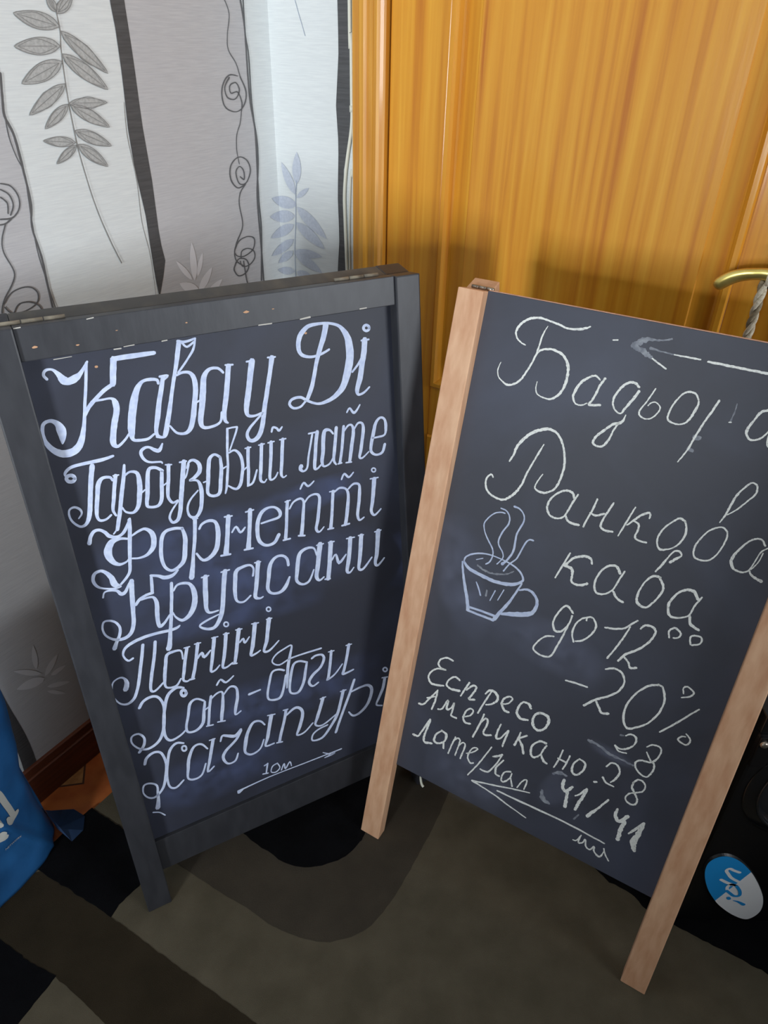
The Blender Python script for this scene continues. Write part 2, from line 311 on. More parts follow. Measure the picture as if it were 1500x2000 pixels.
 'R3': """2772,7644,31;2725,7450,36;2636,7132,32
2756,7423,45;2857,7587,41;3000,7665,52;3114,7669,48;3159,7586,37
2737,7403,55;2860,7385,59;2898,7284,46;2916,7162,45;3039,7145,49;3171,7223,52
3622,7586,55;3541,7679,47;3416,7644,41;3320,7496,34;3284,7280,40;3347,7126,44;3478,7152,33;3583,7270,30;3628,7439,34;3683,7646,29
3599,7251,42;3681,7157,43;3790,7125,49
4124,7813,33;4182,7943,41;4240,8107,28;4291,8220,29;4365,8247,35;4411,8193,27;4358,8127,46;4283,8029,38
4218,7741,46;4116,7726,44;4025,7593,29;3976,7376,33;4000,7211,50;4142,7168,42;4234,7306,33;4305,7507,40;4293,7624,46;4209,7737,39
4829,7596,54;4749,7696,58;4630,7684,49;4519,7568,37;4456,7347,48;4526,7178,46;4666,7200,32;4783,7298,29;4815,7470,31;4874,7650,28
4796,7291,40;4843,7163,53;4982,7112,46""",
 'R4': """3076,6623,41;2983,6704,42;2915,6689,37;2834,6522,36;2798,6318,38;2868,6184,49;2979,6232,38;3059,6402,36;3077,6570,36
3069,6460,31;3030,6227,36;2974,5955,36;2903,5685,38;2725,5632,39;2582,5695,37;2622,5854,32;2735,6015,34;2870,6075,36
3324,6582,31;3330,6650,33;3421,6662,35;3500,6537,36;3453,6357,35;3350,6204,38;3245,6144,35
3215,6117,39;3156,6254,37;3168,6448,35;3251,6590,32;3351,6659,33
3639,6584,35;3800,6627,39;3939,6700,37;4020,6812,35;4094,6907,31
4013,6757,29;3963,6527,34;3891,6284,34;3812,6060,35
4171,6787,30;4224,6874,42;4328,6893,48;4402,6823,37;4359,6624,38;4237,6426,40;4079,6263,45;3990,6088,35
4062,6201,40;4148,6134,39;4204,6053,41;4294,6095,39
4618,6816,29;4586,6928,32;4658,7009,38;4759,6953,34;4741,6869,30;4676,6836,28
4940,6832,32;4908,6943,31;4953,7000,32;5054,7007,35;5065,6900,29;4962,6829,32""",
 'R5': """3267,5353,38;3462,5382,38;3641,5393,38
3842,5856,35;3963,5927,41;4109,5900,41;4185,5746,35;4135,5543,40;3993,5374,43;3819,5217,48;3674,5029,47
3847,5203,47;3919,5111,47;3988,5031,50;4096,5073,48
4700,5955,43;4551,5855,41;4409,5636,34;4327,5346,38;4347,5103,42;4445,4955,49;4593,5048,39;4731,5205,35;4837,5468,37;4854,5721,37;4774,5924,41;4700,5955,35
5085,5970,25;5058,6063,28;5107,6113,35;5217,6062,31;5191,5970,31;5076,5891,28
5375,5811,26;5237,5592,35;5090,5352,35;4942,5135,31
5323,5297,29;5410,5220,30;5378,5106,35;5241,5129,35;5262,5209,32;5327,5244,25""",
 'R6': """1181,4794,41;1058,4803,44;939,4720,38;907,4604,44;976,4536,42;1084,4543,36;903,4487,37;790,4361,39;762,4216,47;865,4118,55;1100,4188,40
1385,4456,59;1286,4481,43;1176,4356,38;1160,4232,47;1263,4194,53;1431,4233,62
1589,4497,37;1532,4326,43;1477,4139,38
1562,4312,28;1662,4461,45;1742,4457,47;1698,4292,42;1649,4152,52;1759,4193,44
2040,4518,32;1981,4318,37;1878,3947,42
1935,4409,28;2011,4532,47;2143,4512,68;2183,4391,51;2096,4261,39;1994,4195,36
2280,4354,31;2391,4424,33;2450,4552,34;2382,4574,36;2292,4473,40;2280,4354,52;2355,4250,58;2443,4252,45
2813,4526,48;2760,4596,56;2653,4584,39;2596,4457,45;2592,4314,57;2685,4234,57;2812,4272,48
2996,4522,55;2911,4422,43;2914,4255,60;2998,4158,57;3109,4203,46;3178,4366,57;3142,4514,65;2996,4522,55""",
 'R7': """675,3559,53;769,3591,40;875,3780,39;1006,4039,34
820,3768,43;969,3872,37
1001,4022,43;998,3797,47;959,3566,41
1087,3631,38;1172,3690,34;1250,3923,46;1263,3721,49;1345,3793,33;1385,3932,42;1381,3752,36;1378,3631,43;1488,3628,49
1630,3731,31;1745,3820,33;1786,3944,38;1715,3966,37;1644,3857,38;1623,3698,49;1680,3623,56;1782,3647,47
2002,3982,38;1971,3761,43;1890,3390,38
1980,3780,28;2045,3902,40;2101,3887,50;2100,3770,39;2070,3606,41;2120,3558,53;2226,3615,43
2361,3936,32;2333,3776,43;2331,3612,51;2414,3643,37;2516,3873,36
2528,3879,37;2506,3692,42;2487,3490,38
2750,3954,36;2732,3814,41;2697,3635,45
2875,3949,39;2743,3820,39
2746,3808,56;2835,3696,60;2893,3553,59
3237,3974,60;3120,3953,45;3011,3793,39;3026,3626,52;3088,3573,50;3187,3673,36;3225,3823,35;3260,3929,39
3206,3698,38;3280,3594,57;3346,3573,46
3556,3992,34;3529,3763,34;3482,3563,30
3512,3783,39;3656,3778,45
3698,3944,34;3673,3759,34;3639,3610,30
3867,3968,34;3797,3829,34;3804,3661,50;3884,3622,47;3977,3761,37;3980,3933,45;3867,3968,39""",
 'R8': """686,2804,63;798,2833,46;856,2989,40;976,3331,40
982,3303,42;949,3101,48;922,2868,51;957,2761,60;1106,2811,55
1269,3209,39;1158,3057,39;1147,2896,63;1248,2888,46;1364,3014,43;1361,3166,62;1256,3202,52
1344,2972,40;1372,2831,46
1560,3212,30;1519,3005,35;1484,2768,31
1521,3068,24;1603,3205,37;1664,3176,39;1649,2984,31;1630,2803,31
1662,3053,24;1722,3162,34;1785,3120,37;1744,2789,35
1844,2969,27;1960,3064,30;2042,3185,30;1964,3173,31;1906,3064,33;1886,2899,39;1961,2802,45;2022,2837,34
2293,3369,28;2181,3034,32;2079,2761,33;1968,2510,28
2361,3181,37;2474,3259,46;2526,3318,39
2521,3285,32;2447,3032,32;2339,2802,41;2184,2775,43
2576,3211,32;2479,3005,37
2470,2985,42;2489,2843,47;2571,2829,44
2756,3043,43;2645,2963,32;2618,2795,36;2668,2747,39;2767,2882,32;2788,3016,32
2784,2922,33;2850,2747,39
3006,2961,27;2947,2774,27
2973,2881,23;3044,3014,30;3095,3013,30;3080,2808,28""",
 'R9': """2080,2433,43;2496,2569,36;2862,2693,35;3197,2795,29
2080,2433,45;2539,2375,38;2874,2297,38;3255,2220,25
2603,2492,38;3116,2513,45;3917,2551,43;4695,2525,35
4175,2270,32;4236,2297,26;4284,2453,24
4284,2453,24;4272,2271,34;4347,2320,31;4372,2411,33;4418,2268,36;4501,2248,35;4550,2355,33;4577,2249,36;4686,2198,41;4728,2326,23;4722,2420,21
4714,2415,25;4771,2305,31;4853,2211,31""",
 'R10': """4468,4803,29;4537,4872,36;4630,4847,42;4646,4727,32;4576,4601,36;4458,4514,37;4355,4535,42
4365,4529,40;4437,4459,34;4563,4485,29
4834,4765,28;4905,4847,31;5018,4866,36;5065,4786,31;5036,4619,32;4964,4513,38;4819,4475,35;4747,4390,35;4786,4280,35;4893,4209,38;4993,4223,33;5043,4384,34;5026,4505,40;4953,4551,35;4860,4672,27
4327,4062,31;4388,4176,36;4494,4180,42;4562,4062,38;4531,3908,39;4471,3793,24
4326,3823,43;4410,3746,40;4539,3742,35
4814,3984,38;4874,4087,35;4960,4092,38;5016,4014,30;4995,3900,31;4910,3827,35;4809,3743,32;4779,3622,32;4859,3556,40;4956,3593,39;4960,3709,36;4877,3818,44;4820,3898,43;4824,4013,29
4213,3653,42;4253,3677,41
3723,3412,62;3728,3273,69;3797,3194,66;3894,3347,55
3830,3215,64;3850,3059,75;3866,2875,75
3980,3197,27;4047,3273,36;4136,3444,53
4133,3419,68;4101,3211,58;4066,3046,65;4051,2916,59
4529,3436,41;4425,3196,45;4311,2982,70;4284,2905,78
4719,3342,50;4717,3212,65;4799,3110,78;4911,3298,71
4895,3159,74;4871,2978,83;4879,2743,89
5012,2962,28;5077,3087,52;5193,3313,51
5188,3298,70;5160,3046,96;5133,2814,118;5187,2682,77""",
 'R11': """988,6824,31;995,6909,30;1074,6996,30;1219,7073,31;1385,7118,28;1557,7124,22;1748,7106,26;1910,7071,32;2033,7005,35;2109,6906,39;2088,6834,42;1984,6753,60;1841,6697,69;1659,6667,65;1466,6675,66;1234,6702,67;1079,6743,62;988,6824,41
957,6813,33;997,6662,40;1062,6469,50;1135,6278,61;1206,6101,67;1247,5946,67
1235,5924,45;1435,5921,45;1613,5927,44;1759,5928,51
1269,5998,41;1513,6013,44;1771,6019,51
2109,6810,28;2037,6586,37;1972,6395,48;1866,6168,63;1769,5958,72
2094,6674,30;2203,6733,40;2310,6728,48;2404,6652,53;2452,6542,58;2432,6403,64;2363,6308,83;2211,6236,93;2024,6167,79;1880,6106,47
1206,6946,15;1321,7013,18
1296,6526,24;1357,6433,30;1425,6308,30
1673,6499,23;1618,6277,21
1822,6575,20;1756,6341,20
1534,7952,24;1466,7948,23;1355,7896,23;1258,7771,23;1207,7644,24;1254,7502,22;1345,7375,26;1450,7253,26;1484,7137,24;1459,6999,26;1395,6927,26
1443,8017,21;1545,8004,25;1624,7923,24;1639,7790,29;1569,7627,29;1530,7456,29;1553,7354,25;1647,7245,25;1671,7142,20;1593,7000,20
1669,8121,39;1761,8113,27;1851,8044,24;1888,7920,28;1826,7700,31;1818,7573,35;1830,7390,35;1807,7255,37;1745,7121,37;1687,7035,57
2124,7642,30;2052,7632,28;1998,7544,28;1952,7355,28;1908,7213,25;1815,7083,23;1737,6917,26""",
 'LW': """851,10846,10;1082,10850,10
1647,10857,21;1738,10857,21
1783,10872,14;1925,10878,14
2313,10868,14;2387,10871,18
3779,10881,19;3986,10882,19
4459,10877,20;4625,10885,24
5498,10893,16;5619,10893,16
474,11315,13;556,11323,13
1386,11311,20;1468,11320,20""",
 'LD': """557,6820,665;1885,6846,793;3793,6623,856;5720,6395,695
811,6114,404;2366,5992,537;4528,5823,468
793,3861,598;2321,3854,753;4099,3677,805;5608,3549,712
522,2471,655;1814,2550,952;3309,2582,856
3181,7729,391;4518,7803,410;5439,7866,318
6035,6580,170;6235,5945,169;6004,5308,315
661,7643,447;2457,7649,572;4493,7558,515""",
 'RD': """3369,3253,477;3619,3160,706;3898,2943,582
3927,4401,195;4401,4328,192;4803,4312,147
4403,2919,252;4850,2988,247
1008,2532,809;2048,2482,906;3212,2547,739
1724,5939,534;3003,5863,719;3899,5552,504
2820,10984,380;3246,11207,267
1663,9899,165;2164,9956,210
543,7664,617;1032,6296,759;1789,5644,659
2811,9995,187;3015,9885,233
4181,8168,247;4381,8065,181
4072,9808,245;4122,10058,143""",
}
PRINT = """W WL 6311,13873,40;6370,13585,40;6410,13312,41;6335,13072,42;6316,12780,43;6311,12430,37;6321,12017,38;6401,11682,32;6357,11202,39;6369,10800,40;6378,10136,41
W WL 6396,13404,18;6421,13031,18;6375,12737,18;6305,12505,19;6331,12202,19;6379,11760,19;6405,11268,19;6369,10800,20;6349,10497,20;6295,10113,20
W WL 6760,12397,21;6599,12339,23;6510,12175,25;6547,11998,23;6705,11879,25;6915,11887,25
W WL 6786,12314,22;6664,12221,24;6635,12064,24;6724,11921,23
W WL 6819,12205,23;6730,12103,24;6760,11953,24
W WL 6998,11810,20;6848,11811,25;6705,11879,26
W WL 6848,11811,23;6974,11596,23;7006,11388,24;6916,11066,25;7001,10888,24;7227,10658,23;7321,10452,24;7274,10293,24
W WL 7243,10605,23;7041,10755,22;6746,10771,23;6598,10648,26;6646,10481,25;6888,10395,23;7141,10418,23;7245,10548,23
W WL 7107,10424,24;6977,10537,23;6755,10509,23;6606,10381,26;6646,10240,26;6781,10185,25
W WL 7293,10283,23;7199,10331,23;7042,10317,23;6913,10192,24
W WL 1305,15008,19;1178,14742,19;1276,14409,19;1289,14156,20;1099,13923,20;1004,13684,20
W WL 1004,13684,30;859,13406,32;970,13164,29;1219,13069,19;1511,13162,27;1588,13376,30;1522,13581,28;1328,13723,26;1079,13701,18
W WL 1334,13679,36;1482,13521,29;1434,13340,27;1212,13299,21;1063,13445,31;1146,13584,23;1329,13545,27;1323,13410,25;1119,13417,25;1014,13228,31;1051,13075,31
W WL 1051,13075,21;1117,12859,21;1252,12646,21;1292,12359,21;1249,12091,21
W WL 1115,11669,31;1367,11632,26;1554,11825,36;1516,12087,30;1258,12224,21;999,12132,28;915,11919,33;1083,11699,28;1302,11709,27;1378,11938,32;1256,12042,20;1133,11944,31;1139,11775,30;1257,11840,25
W WL 1115,11669,30;1300,11520,27;1360,11285,27;1308,10848,28;1549,10526,33;1650,10324,33;1604,10128,29;1369,9964,26
W WL 1623,10393,32;1462,10547,29;1171,10586,22;961,10492,33;1035,10278,33;1339,10187,26;1562,10232,23;1650,10324,28
W WL 1456,10173,34;1408,10314,31;1204,10330,22;1011,10235,31;1000,10080,35;1193,9965,29;1425,9976,23;1494,10105,31
W WL 1637,10097,36;1514,10166,28;1292,10101,32;1226,9933,41;1360,9807,35;1593,9801,27;1713,9962,38;1637,10097,39
W WL 1382,10082,34;1342,9725,34;1302,9480,35
W WL 827,14985,40;770,14669,41;757,14385,36;767,13708,37;751,13215,48;639,12564,44;648,12027,45;754,11375,40;746,10452,48;741,9428,43
W WL 742,14988,30;753,14414,31;699,14036,31;712,13307,32;682,12894,33;667,12567,33;683,12065,39;710,11261,41;695,10632,42;823,9528,49
WG WL 5114,14688,16;5109,14422,16;5154,14194,16;5190,13822,16;5211,13437,17;5209,12934,21;5180,12511,18;5069,11804,18;4907,11216,22;4737,10748,23
WG WL 4069,13380,11;4115,12845,12;4062,12102,12;4095,11382,12;4020,10729,13;4046,9853,13
WB WD 565,11657,25;520,11328,20;485,10766,21;423,10178,21;400,9407,22
WB WD 728,15001,13;821,14749,13;954,14408,13"""
SHAPES = """leaf_grey WL 5109,14478;5166,14561;5245,14610;5333,14643;5429,14663;5531,14671;5638,14670;5750,14659;5870,14636;5809,14574;5737,14526;5658,14486;5572,14455;5476,14435;5370,14428;5252,14436
leaf_grey WL 5109,14422;5069,14317;5000,14229;4917,14149;4820,14074;4712,14005;4593,13940;4462,13878;4316,13824;4382,13930;4459,14025;4543,14114;4634,14195;4734,14268;4843,14333;4963,14387
leaf_grey WL 5164,14217;5252,14287;5348,14319;5447,14333;5550,14333;5654,14321;5760,14298;5868,14266;5980,14218;5896,14171;5807,14138;5713,14115;5615,14102;5512,14102;5404,14116;5290,14148
leaf_grey WL 5160,14114;5126,14010;5060,13927;4978,13853;4882,13787;4774,13728;4653,13674;4522,13626;4374,13587;4434,13688;4508,13778;4590,13860;4679,13933;4778,13998;4888,14052;5010,14095
leaf_grey WL 5188,14010;5323,14039;5440,14033;5547,14012;5647,13977;5741,13930;5830,13874;5915,13809;5993,13729;5876,13717;5763,13720;5654,13732;5547,13755;5446,13791;5349,13841;5260,13907
leaf_grey WL 5206,13703;5344,13694;5459,13663;5565,13621;5661,13571;5751,13513;5835,13449;5913,13378;5983,13298;5863,13316;5750,13345;5641,13381;5537,13423;5439,13475;5349,13536;5267,13608
leaf_grey WL 5214,13424;5131,13378;5041,13355;4948,13342;4851,13338;4752,13342;4650,13353;4545,13370;4437,13398;4532,13433;4627,13457;4723,13475;4819,13485;4915,13488;5012,13481;5111,13464
leaf_grey WL 5234,13413;5337,13405;5420,13380;5493,13347;5558,13307;5616,13260;5668,13209;5716,13153;5755,13089;5666,13105;5584,13129;5507,13158;5435,13192;5370,13233;5312,13282;5263,13338
leaf_grey WL 5188,13398;5148,13312;5083,13246;5007,13191;4919,13143;4822,13103;4715,13069;4601,13040;4473,13021;4534,13102;4604,13171;4680,13233;4763,13288;4852,13334;4950,13370;5058,13396
leaf_grey WL 5203,13023;5159,12942;5093,12885;5017,12838;4931,12801;4837,12771;4735,12749;4626,12733;4506,12728;4568,12800;4639,12860;4715,12913;4796,12958;4883,12993;4978,13019;5080,13033
leaf_grey WL 5232,12845;5296,12899;5367,12929;5441,12948;5517,12957;5595,12959;5675,12954;5756,12943;5840,12922;5777,12883;5710,12853;5640,12829;5567,12811;5491,12802;5410,12801;5326,12811
leaf_grey WL 5225,12806;5310,12805;5379,12788;5441,12764;5498,12734;5550,12699;5597,12659;5641,12615;5679,12564;5605,12572;5537,12588;5471,12608;5410,12633;5353,12663;5301,12700;5256,12745
leaf_grey WL 5188,12815;5173,12731;5132,12666;5078,12609;5013,12558;4938,12514;4854,12474;4762,12440;4657,12413;4690,12491;4734,12560;4786,12624;4844,12680;4911,12730;4988,12771;5076,12803
leaf_grey WL 5120,14666;5095,14708;5090,14742;5095,14772;5109,14799;5130,14823;5157,14844;5189,14863;5230,14879;5244,14842;5249,14808;5249,14777;5242,14748;5228,14721;5206,14698;5174,14678
leaf_grey WL 5111,14644;5025,14648;4961,14667;4908,14693;4863,14724;4826,14761;4796,14802;4772,14846;4759,14897;4834,14884;4898,14865;4956,14843;5007,14816;5051,14784;5085,14747;5109,14703
leaf_blue WD 561,11585;641,11678;680,11766;701,11851;707,11935;699,12017;679,12097;649,12176;602,12253;545,12167;504,12081;474,11996;456,11911;451,11827;462,11744;491,11663
leaf_blue WD 498,11362;516,11469;501,11562;471,11647;427,11728;372,11804;308,11875;234,11943;146,12006;145,11909;158,11818;180,11729;213,11644;258,11563;316,11487;390,11418
leaf_blue WD 543,11294;618,11303;677,11325;729,11353;776,11385;816,11421;852,11460;884,11503;910,11550;845,11535;786,11514;731,11490;681,11462;635,11430;595,11393;561,11350
leaf_blue WL 0,11276;121,11280;262,11270;181,11187;90,11118;0,11063
leaf_blue WD 533,11128;474,11214;397,11259;311,11286;217,11297;117,11294;10,11278;0,11276;0,11063;7,11060;97,11037;192,11028;295,11035;405,11061
leaf_blue WD 532,11109;569,10981;642,10881;733,10793;838,10717;954,10651;1081,10593;1217,10543;1368,10506;1309,10619;1236,10719;1154,10812;1061,10896;957,10970;838,11034;703,11085
leaf_blue WL 0,10950;15,10950;132,10939;248,10917;364,10878;254,10806;140,10752;25,10708;0,10702
leaf_blue WD 468,10896;374,10961;279,10984;183,10987;85,10974;0,10950;0,10702;77,10702;175,10718;273,10750;371,10802
leaf_blue WD 485,10766;525,10647;599,10558;689,10482;792,10419;907,10367;1032,10324;1165,10290;1311,10269;1252,10372;1178,10461;1096,10542;1005,10613;902,10675;785,10724;653,10760
leaf_blue WL 0,10597;17,10594;122,10563;218,10522;306,10471;384,10405;239,10376;104,10362;0,10358
leaf_blue WD 430,10702;297,10705;184,10679;81,10640;0,10597;0,10358;22,10365;125,10408;220,10460;305,10523;379,10599
leaf_blue WL 0,10218;42,10207;144,10168;237,10121;323,10065;396,9996;250,9982;114,9981;0,9988
leaf_blue WD 409,10372;274,10352;161,10310;59,10256;0,10218;0,9988;13,9994;115,10051;208,10115;291,10187;362,10269
leaf_blue WD 391,10095;479,10033;577,10004;679,9990;784,9988;892,9997;1003,10016;1115,10043;1230,10083;1140,10125;1045,10155;947,10176;846,10188;741,10189;632,10178;517,10152
leaf_blue WL 0,9932;11,9927;69,9890;121,9845;162,9787;53,9769;0,9766
leaf_blue WD 365,10091;263,10083;182,10056;110,10019;47,9975;0,9932;0,9766;39,9780;116,9813;186,9851;248,9897;301,9949;344,10010
leaf_blue WD 415,10058;465,9958;543,9887;633,9830;734,9786;843,9751;960,9726;1083,9709;1217,9705;1152,9789;1075,9859;992,9922;901,9975;801,10019;690,10051;567,10070
leaf_blue WL 0,9648;27,9650;117,9648;209,9635;136,9575;58,9526;0,9496
leaf_blue WD 387,9610;327,9661;262,9681;195,9687;125,9681;52,9665;0,9648;0,9496;18,9492;88,9489;158,9496;231,9515;307,9548
leaf_blue WD 440,9619;467,9544;514,9502;571,9474;635,9458;706,9454;783,9459;864,9473;954,9500;916,9557;870,9600;818,9634;761,9659;696,9674;624,9676;542,9663
leaf_white WL 2936,9995;2874,10086;2842,10182;2825,10279;2820,10378;2825,10478;2839,10578;2861,10678;2896,10779;2940,10688;2972,10595;2996,10501;3011,10405;3015,10308;3009,10207;2988,10104
leaf_white WL 2848,10065;2783,10108;2738,10158;2701,10212;2672,10269;2649,10328;2632,10389;2621,10451;2617,10516;2671,10469;2717,10419;2757,10367;2792,10313;2820,10257;2841,10198;2854,10135
leaf_white WL 3005,10029;3019,10102;3050,10167;3091,10229;3138,10288;3191,10345;3249,10398;3312,10450;3381,10498;3360,10432;3330,10368;3296,10306;3255,10246;3208,10187;3153,10131;3089,10076
leaf_white WL 2853,9737;2876,9825;2922,9886;2979,9935;3044,9973;3116,10002;3195,10024;3279,10038;3372,10042;3340,9972;3297,9912;3248,9858;3191,9811;3126,9773;3051,9745;2965,9728
leaf_white WL 2853,9737;2747,9759;2667,9797;2598,9844;2540,9897;2490,9957;2449,10021;2414,10089;2391,10164;2484,10132;2565,10093;2639,10050;2705,10002;2762,9949;2809,9889;2844,9821
leaf_white WL 2584,9634;2491,9624;2417,9634;2351,9652;2292,9678;2240,9710;2194,9749;2152,9792;2119,9844;2203,9843;2279,9833;2349,9818;2413,9798;2470,9772;2520,9738;2561,9695
leaf_white WL 8718,3266;8672,3322;8645,3389;8626,3461;8613,3538;8607,3618;8606,3701;8609,3786;8620,3876;8655,3815;8682,3750;8705,3681;8723,3609;8735,3533;8741,3452;8738,3365
leaf_white WL 8642,3071;8694,3175;8753,3259;8815,3332;8879,3398;8944,3456;9012,3508;9080,3554;9151,3592;9100,3504;9044,3424;8987,3348;8926,3276;8862,3210;8794,3152;8723,3102
leaf_white WL 8608,2909;8689,3013;8768,3075;8845,3117;8921,3143;8996,3156;9071,3156;9144,3146;9217,3119;9143,3040;9068,2979;8992,2927;8916,2887;8839,2860;8762,2850;8685,2859
leaf_white WL 8594,2962;8522,2956;8462,2975;8408,3004;8358,3044;8313,3091;8271,3146;8233,3206;8200,3277;8266,3269;8326,3250;8383,3226;8436,3194;8485,3154;8529,3105;8567,3046
leaf_white WL 8625,2657;8567,2583;8506,2529;8444,2485;8381,2449;8317,2420;8253,2397;8187,2380;8120,2372;8183,2438;8247,2493;8310,2543;8372,2585;8435,2620;8498,2646;8561,2662
leaf_white WL 8655,2550;8622,2475;8582,2413;8540,2358;8495,2307;8448,2261;8399,2219;8348,2181;8294,2148;8333,2218;8374,2282;8416,2341;8459,2396;8505,2446;8551,2490;8601,2527
leaf_white WL 8486,2867;8431,2828;8380,2810;8330,2801;8282,2801;8235,2807;8189,2820;8145,2838;8102,2866;8156,2893;8209,2912;8260,2925;8309,2932;8357,2931;8403,2923;8446,2905
stripe WL 4029,14869;4003,14458;4018,13766;4077,12924;4064,12276;3981,11518;3985,10788;3984,9819;3684,9797;3657,10521;3720,10998;3697,12056;3735,13037;3715,14014;3724,14880
stripe WD 1767,15014;1779,14166;1694,13208;1745,12479;1702,11459;1731,10556;1668,9818;1912,9858;1847,11299;1871,11993;2035,12663;2106,13593;2112,14456;2049,15014"""

# ------------------------------------------------------------------ frames
CORNER = Vector((-0.26259932, 1.79832216, 0))
ED = Vector((0.8500196, -0.52675106, 0))      # along the door wall, away from the corner
EL = Vector((0.52675106, 0.8500196, 0))       # along the left wall, towards the corner; also into the door wall
NW = Vector((0.8500196, -0.52675106, 0))      # normal of the left wall into the room
ZU = Vector((0, 0, 1))
FLOOR_Z = -0.008
def wl(s, z, off=0.0): return CORNER - EL * s + ZU * z + NW * off          # left wall: s away from the corner
def wd(s, z, off=0.0): return CORNER + ED * s + ZU * z - EL * off          # door wall
WALLF = {'WL': wl, 'WD': wd}

# ------------------------------------------------------------------ helpers
def lin(r, g, b):
    f = lambda c: (c / 255 / 12.92) if c / 255 <= 0.04045 else ((c / 255 + 0.055) / 1.055) ** 2.4
    return (f(r), f(g), f(b), 1)

def mat(name, base, rough=0.6, alt=None, scale=(8, 8, 8), nscale=1.0, detail=6, mixpos=(0.35, 0.65), bump=0.0, bscale=200, spec=0.5, coat=0.0, coatr=0.1, metal=0.0, bstretch=None, distortion=0.0, bdist=0.001, third=None):
    m = bpy.data.materials.new(name); m.use_nodes = True
    nt = m.node_tree; N = nt.nodes; Lk = nt.links
    b = N['Principled BSDF']
    b.inputs['Roughness'].default_value = rough
    b.inputs['Metallic'].default_value = metal
    b.inputs['Specular IOR Level'].default_value = spec
    b.inputs['Coat Weight'].default_value = coat
    b.inputs['Coat Roughness'].default_value = coatr
    b.inputs['Base Color'].default_value = base
    tc = N.new('ShaderNodeTexCoord')
    if alt:
        mp = N.new('ShaderNodeMapping'); mp.inputs['Scale'].default_value = scale
        nz = N.new('ShaderNodeTexNoise'); nz.inputs['Scale'].default_value = nscale; nz.inputs['Detail'].default_value = detail
        nz.inputs['Distortion'].default_value = distortion
        cr = N.new('ShaderNodeValToRGB'); cr.color_ramp.elements[0].position = mixpos[0]; cr.color_ramp.elements[1].position = mixpos[1]
        cr.color_ramp.elements[0].color = base; cr.color_ramp.elements[1].color = alt
        if third:
            e = cr.color_ramp.elements.new((mixpos[0] + mixpos[1]) / 2); e.color = third
        Lk.new(tc.outputs['Object'], mp.inputs[0]); Lk.new(mp.outputs[0], nz.inputs[0]); Lk.new(nz.outputs[0], cr.inputs[0]); Lk.new(cr.outputs[0], b.inputs['Base Color'])
    if bump:
        mp2 = N.new('ShaderNodeMapping'); mp2.inputs['Scale'].default_value = bstretch or (1, 1, 1)
        nb = N.new('ShaderNodeTexNoise'); nb.inputs['Scale'].default_value = bscale; nb.inputs['Detail'].default_value = 4
        bp = N.new('ShaderNodeBump'); bp.inputs['Strength'].default_value = bump; bp.inputs['Distance'].default_value = bdist
        Lk.new(tc.outputs['Object'], mp2.inputs[0]); Lk.new(mp2.outputs[0], nb.inputs[0]); Lk.new(nb.outputs[0], bp.inputs['Height']); Lk.new(bp.outputs[0], b.inputs['Normal'])
        if coat: Lk.new(bp.outputs[0], b.inputs['Coat Normal'])
    return m

def link(name, bm, m, parent=None, smooth=False):
    me = bpy.data.meshes.new(name)
    bmesh.ops.recalc_face_normals(bm, faces=bm.faces) if smooth != 'keep' else None
    bm.to_mesh(me); bm.free()
    if smooth is True:
        for p in me.polygons: p.use_smooth = True
    for mm in (m if isinstance(m, list) else [m]): me.materials.append(mm)
    o = bpy.data.objects.new(name, me)
    COL.objects.link(o)
    if parent: o.parent = parent
    return o

def empty(name, loc, rz=0.0):
    o = bpy.data.objects.new(name, None); o.location = loc; o.rotation_euler = (0, 0, rz)
    o.empty_display_size = 0.05
    COL.objects.link(o)
    return o

def tag(o, label, cat, group=None):
    o['label'] = label; o['category'] = cat
    if group: o['group'] = group
    return o

def box(bm, f, u0, u1, d0, d1, v0, v1, bev=0.0, seg=2, sub=0):
    """box in the coordinates of mapping f(u, d, v)"""
    vs = [bm.verts.new(f(u, d, v)) for u in (u0, u1) for d in (d0, d1) for v in (v0, v1)]
    idx = [(0, 1, 3, 2), (4, 6, 7, 5), (0, 4, 5, 1), (2, 3, 7, 6), (0, 2, 6, 4), (1, 5, 7, 3)]
    fs = [bm.faces.new([vs[i] for i in q]) for q in idx]
    if bev:
        es = list({e for fc in fs for e in fc.edges})
        bmesh.ops.bevel(bm, geom=es, offset=bev, segments=seg, affect='EDGES', profile=0.6)

def cat(pts, n=5):
    """Catmull-Rom resampling of tuples"""
    if len(pts) < 3: return pts
    P = [pts[0]] + list(pts) + [pts[-1]]
    out = []
    for i in range(1, len(P) - 2):
        for k in range(n):
            t = k / n
            out.append(tuple(0.5 * ((2 * P[i][j]) + (P[i + 1][j] - P[i - 1][j]) * t + (2 * P[i - 1][j] - 5 * P[i][j] + 4 * P[i + 1][j] - P[i + 2][j]) * t * t + (3 * P[i][j] - P[i - 1][j] - 3 * P[i + 1][j] + P[i + 2][j]) * t ** 3) for j in range(len(P[0]))))
    out.append(tuple(pts[-1]))
    return out

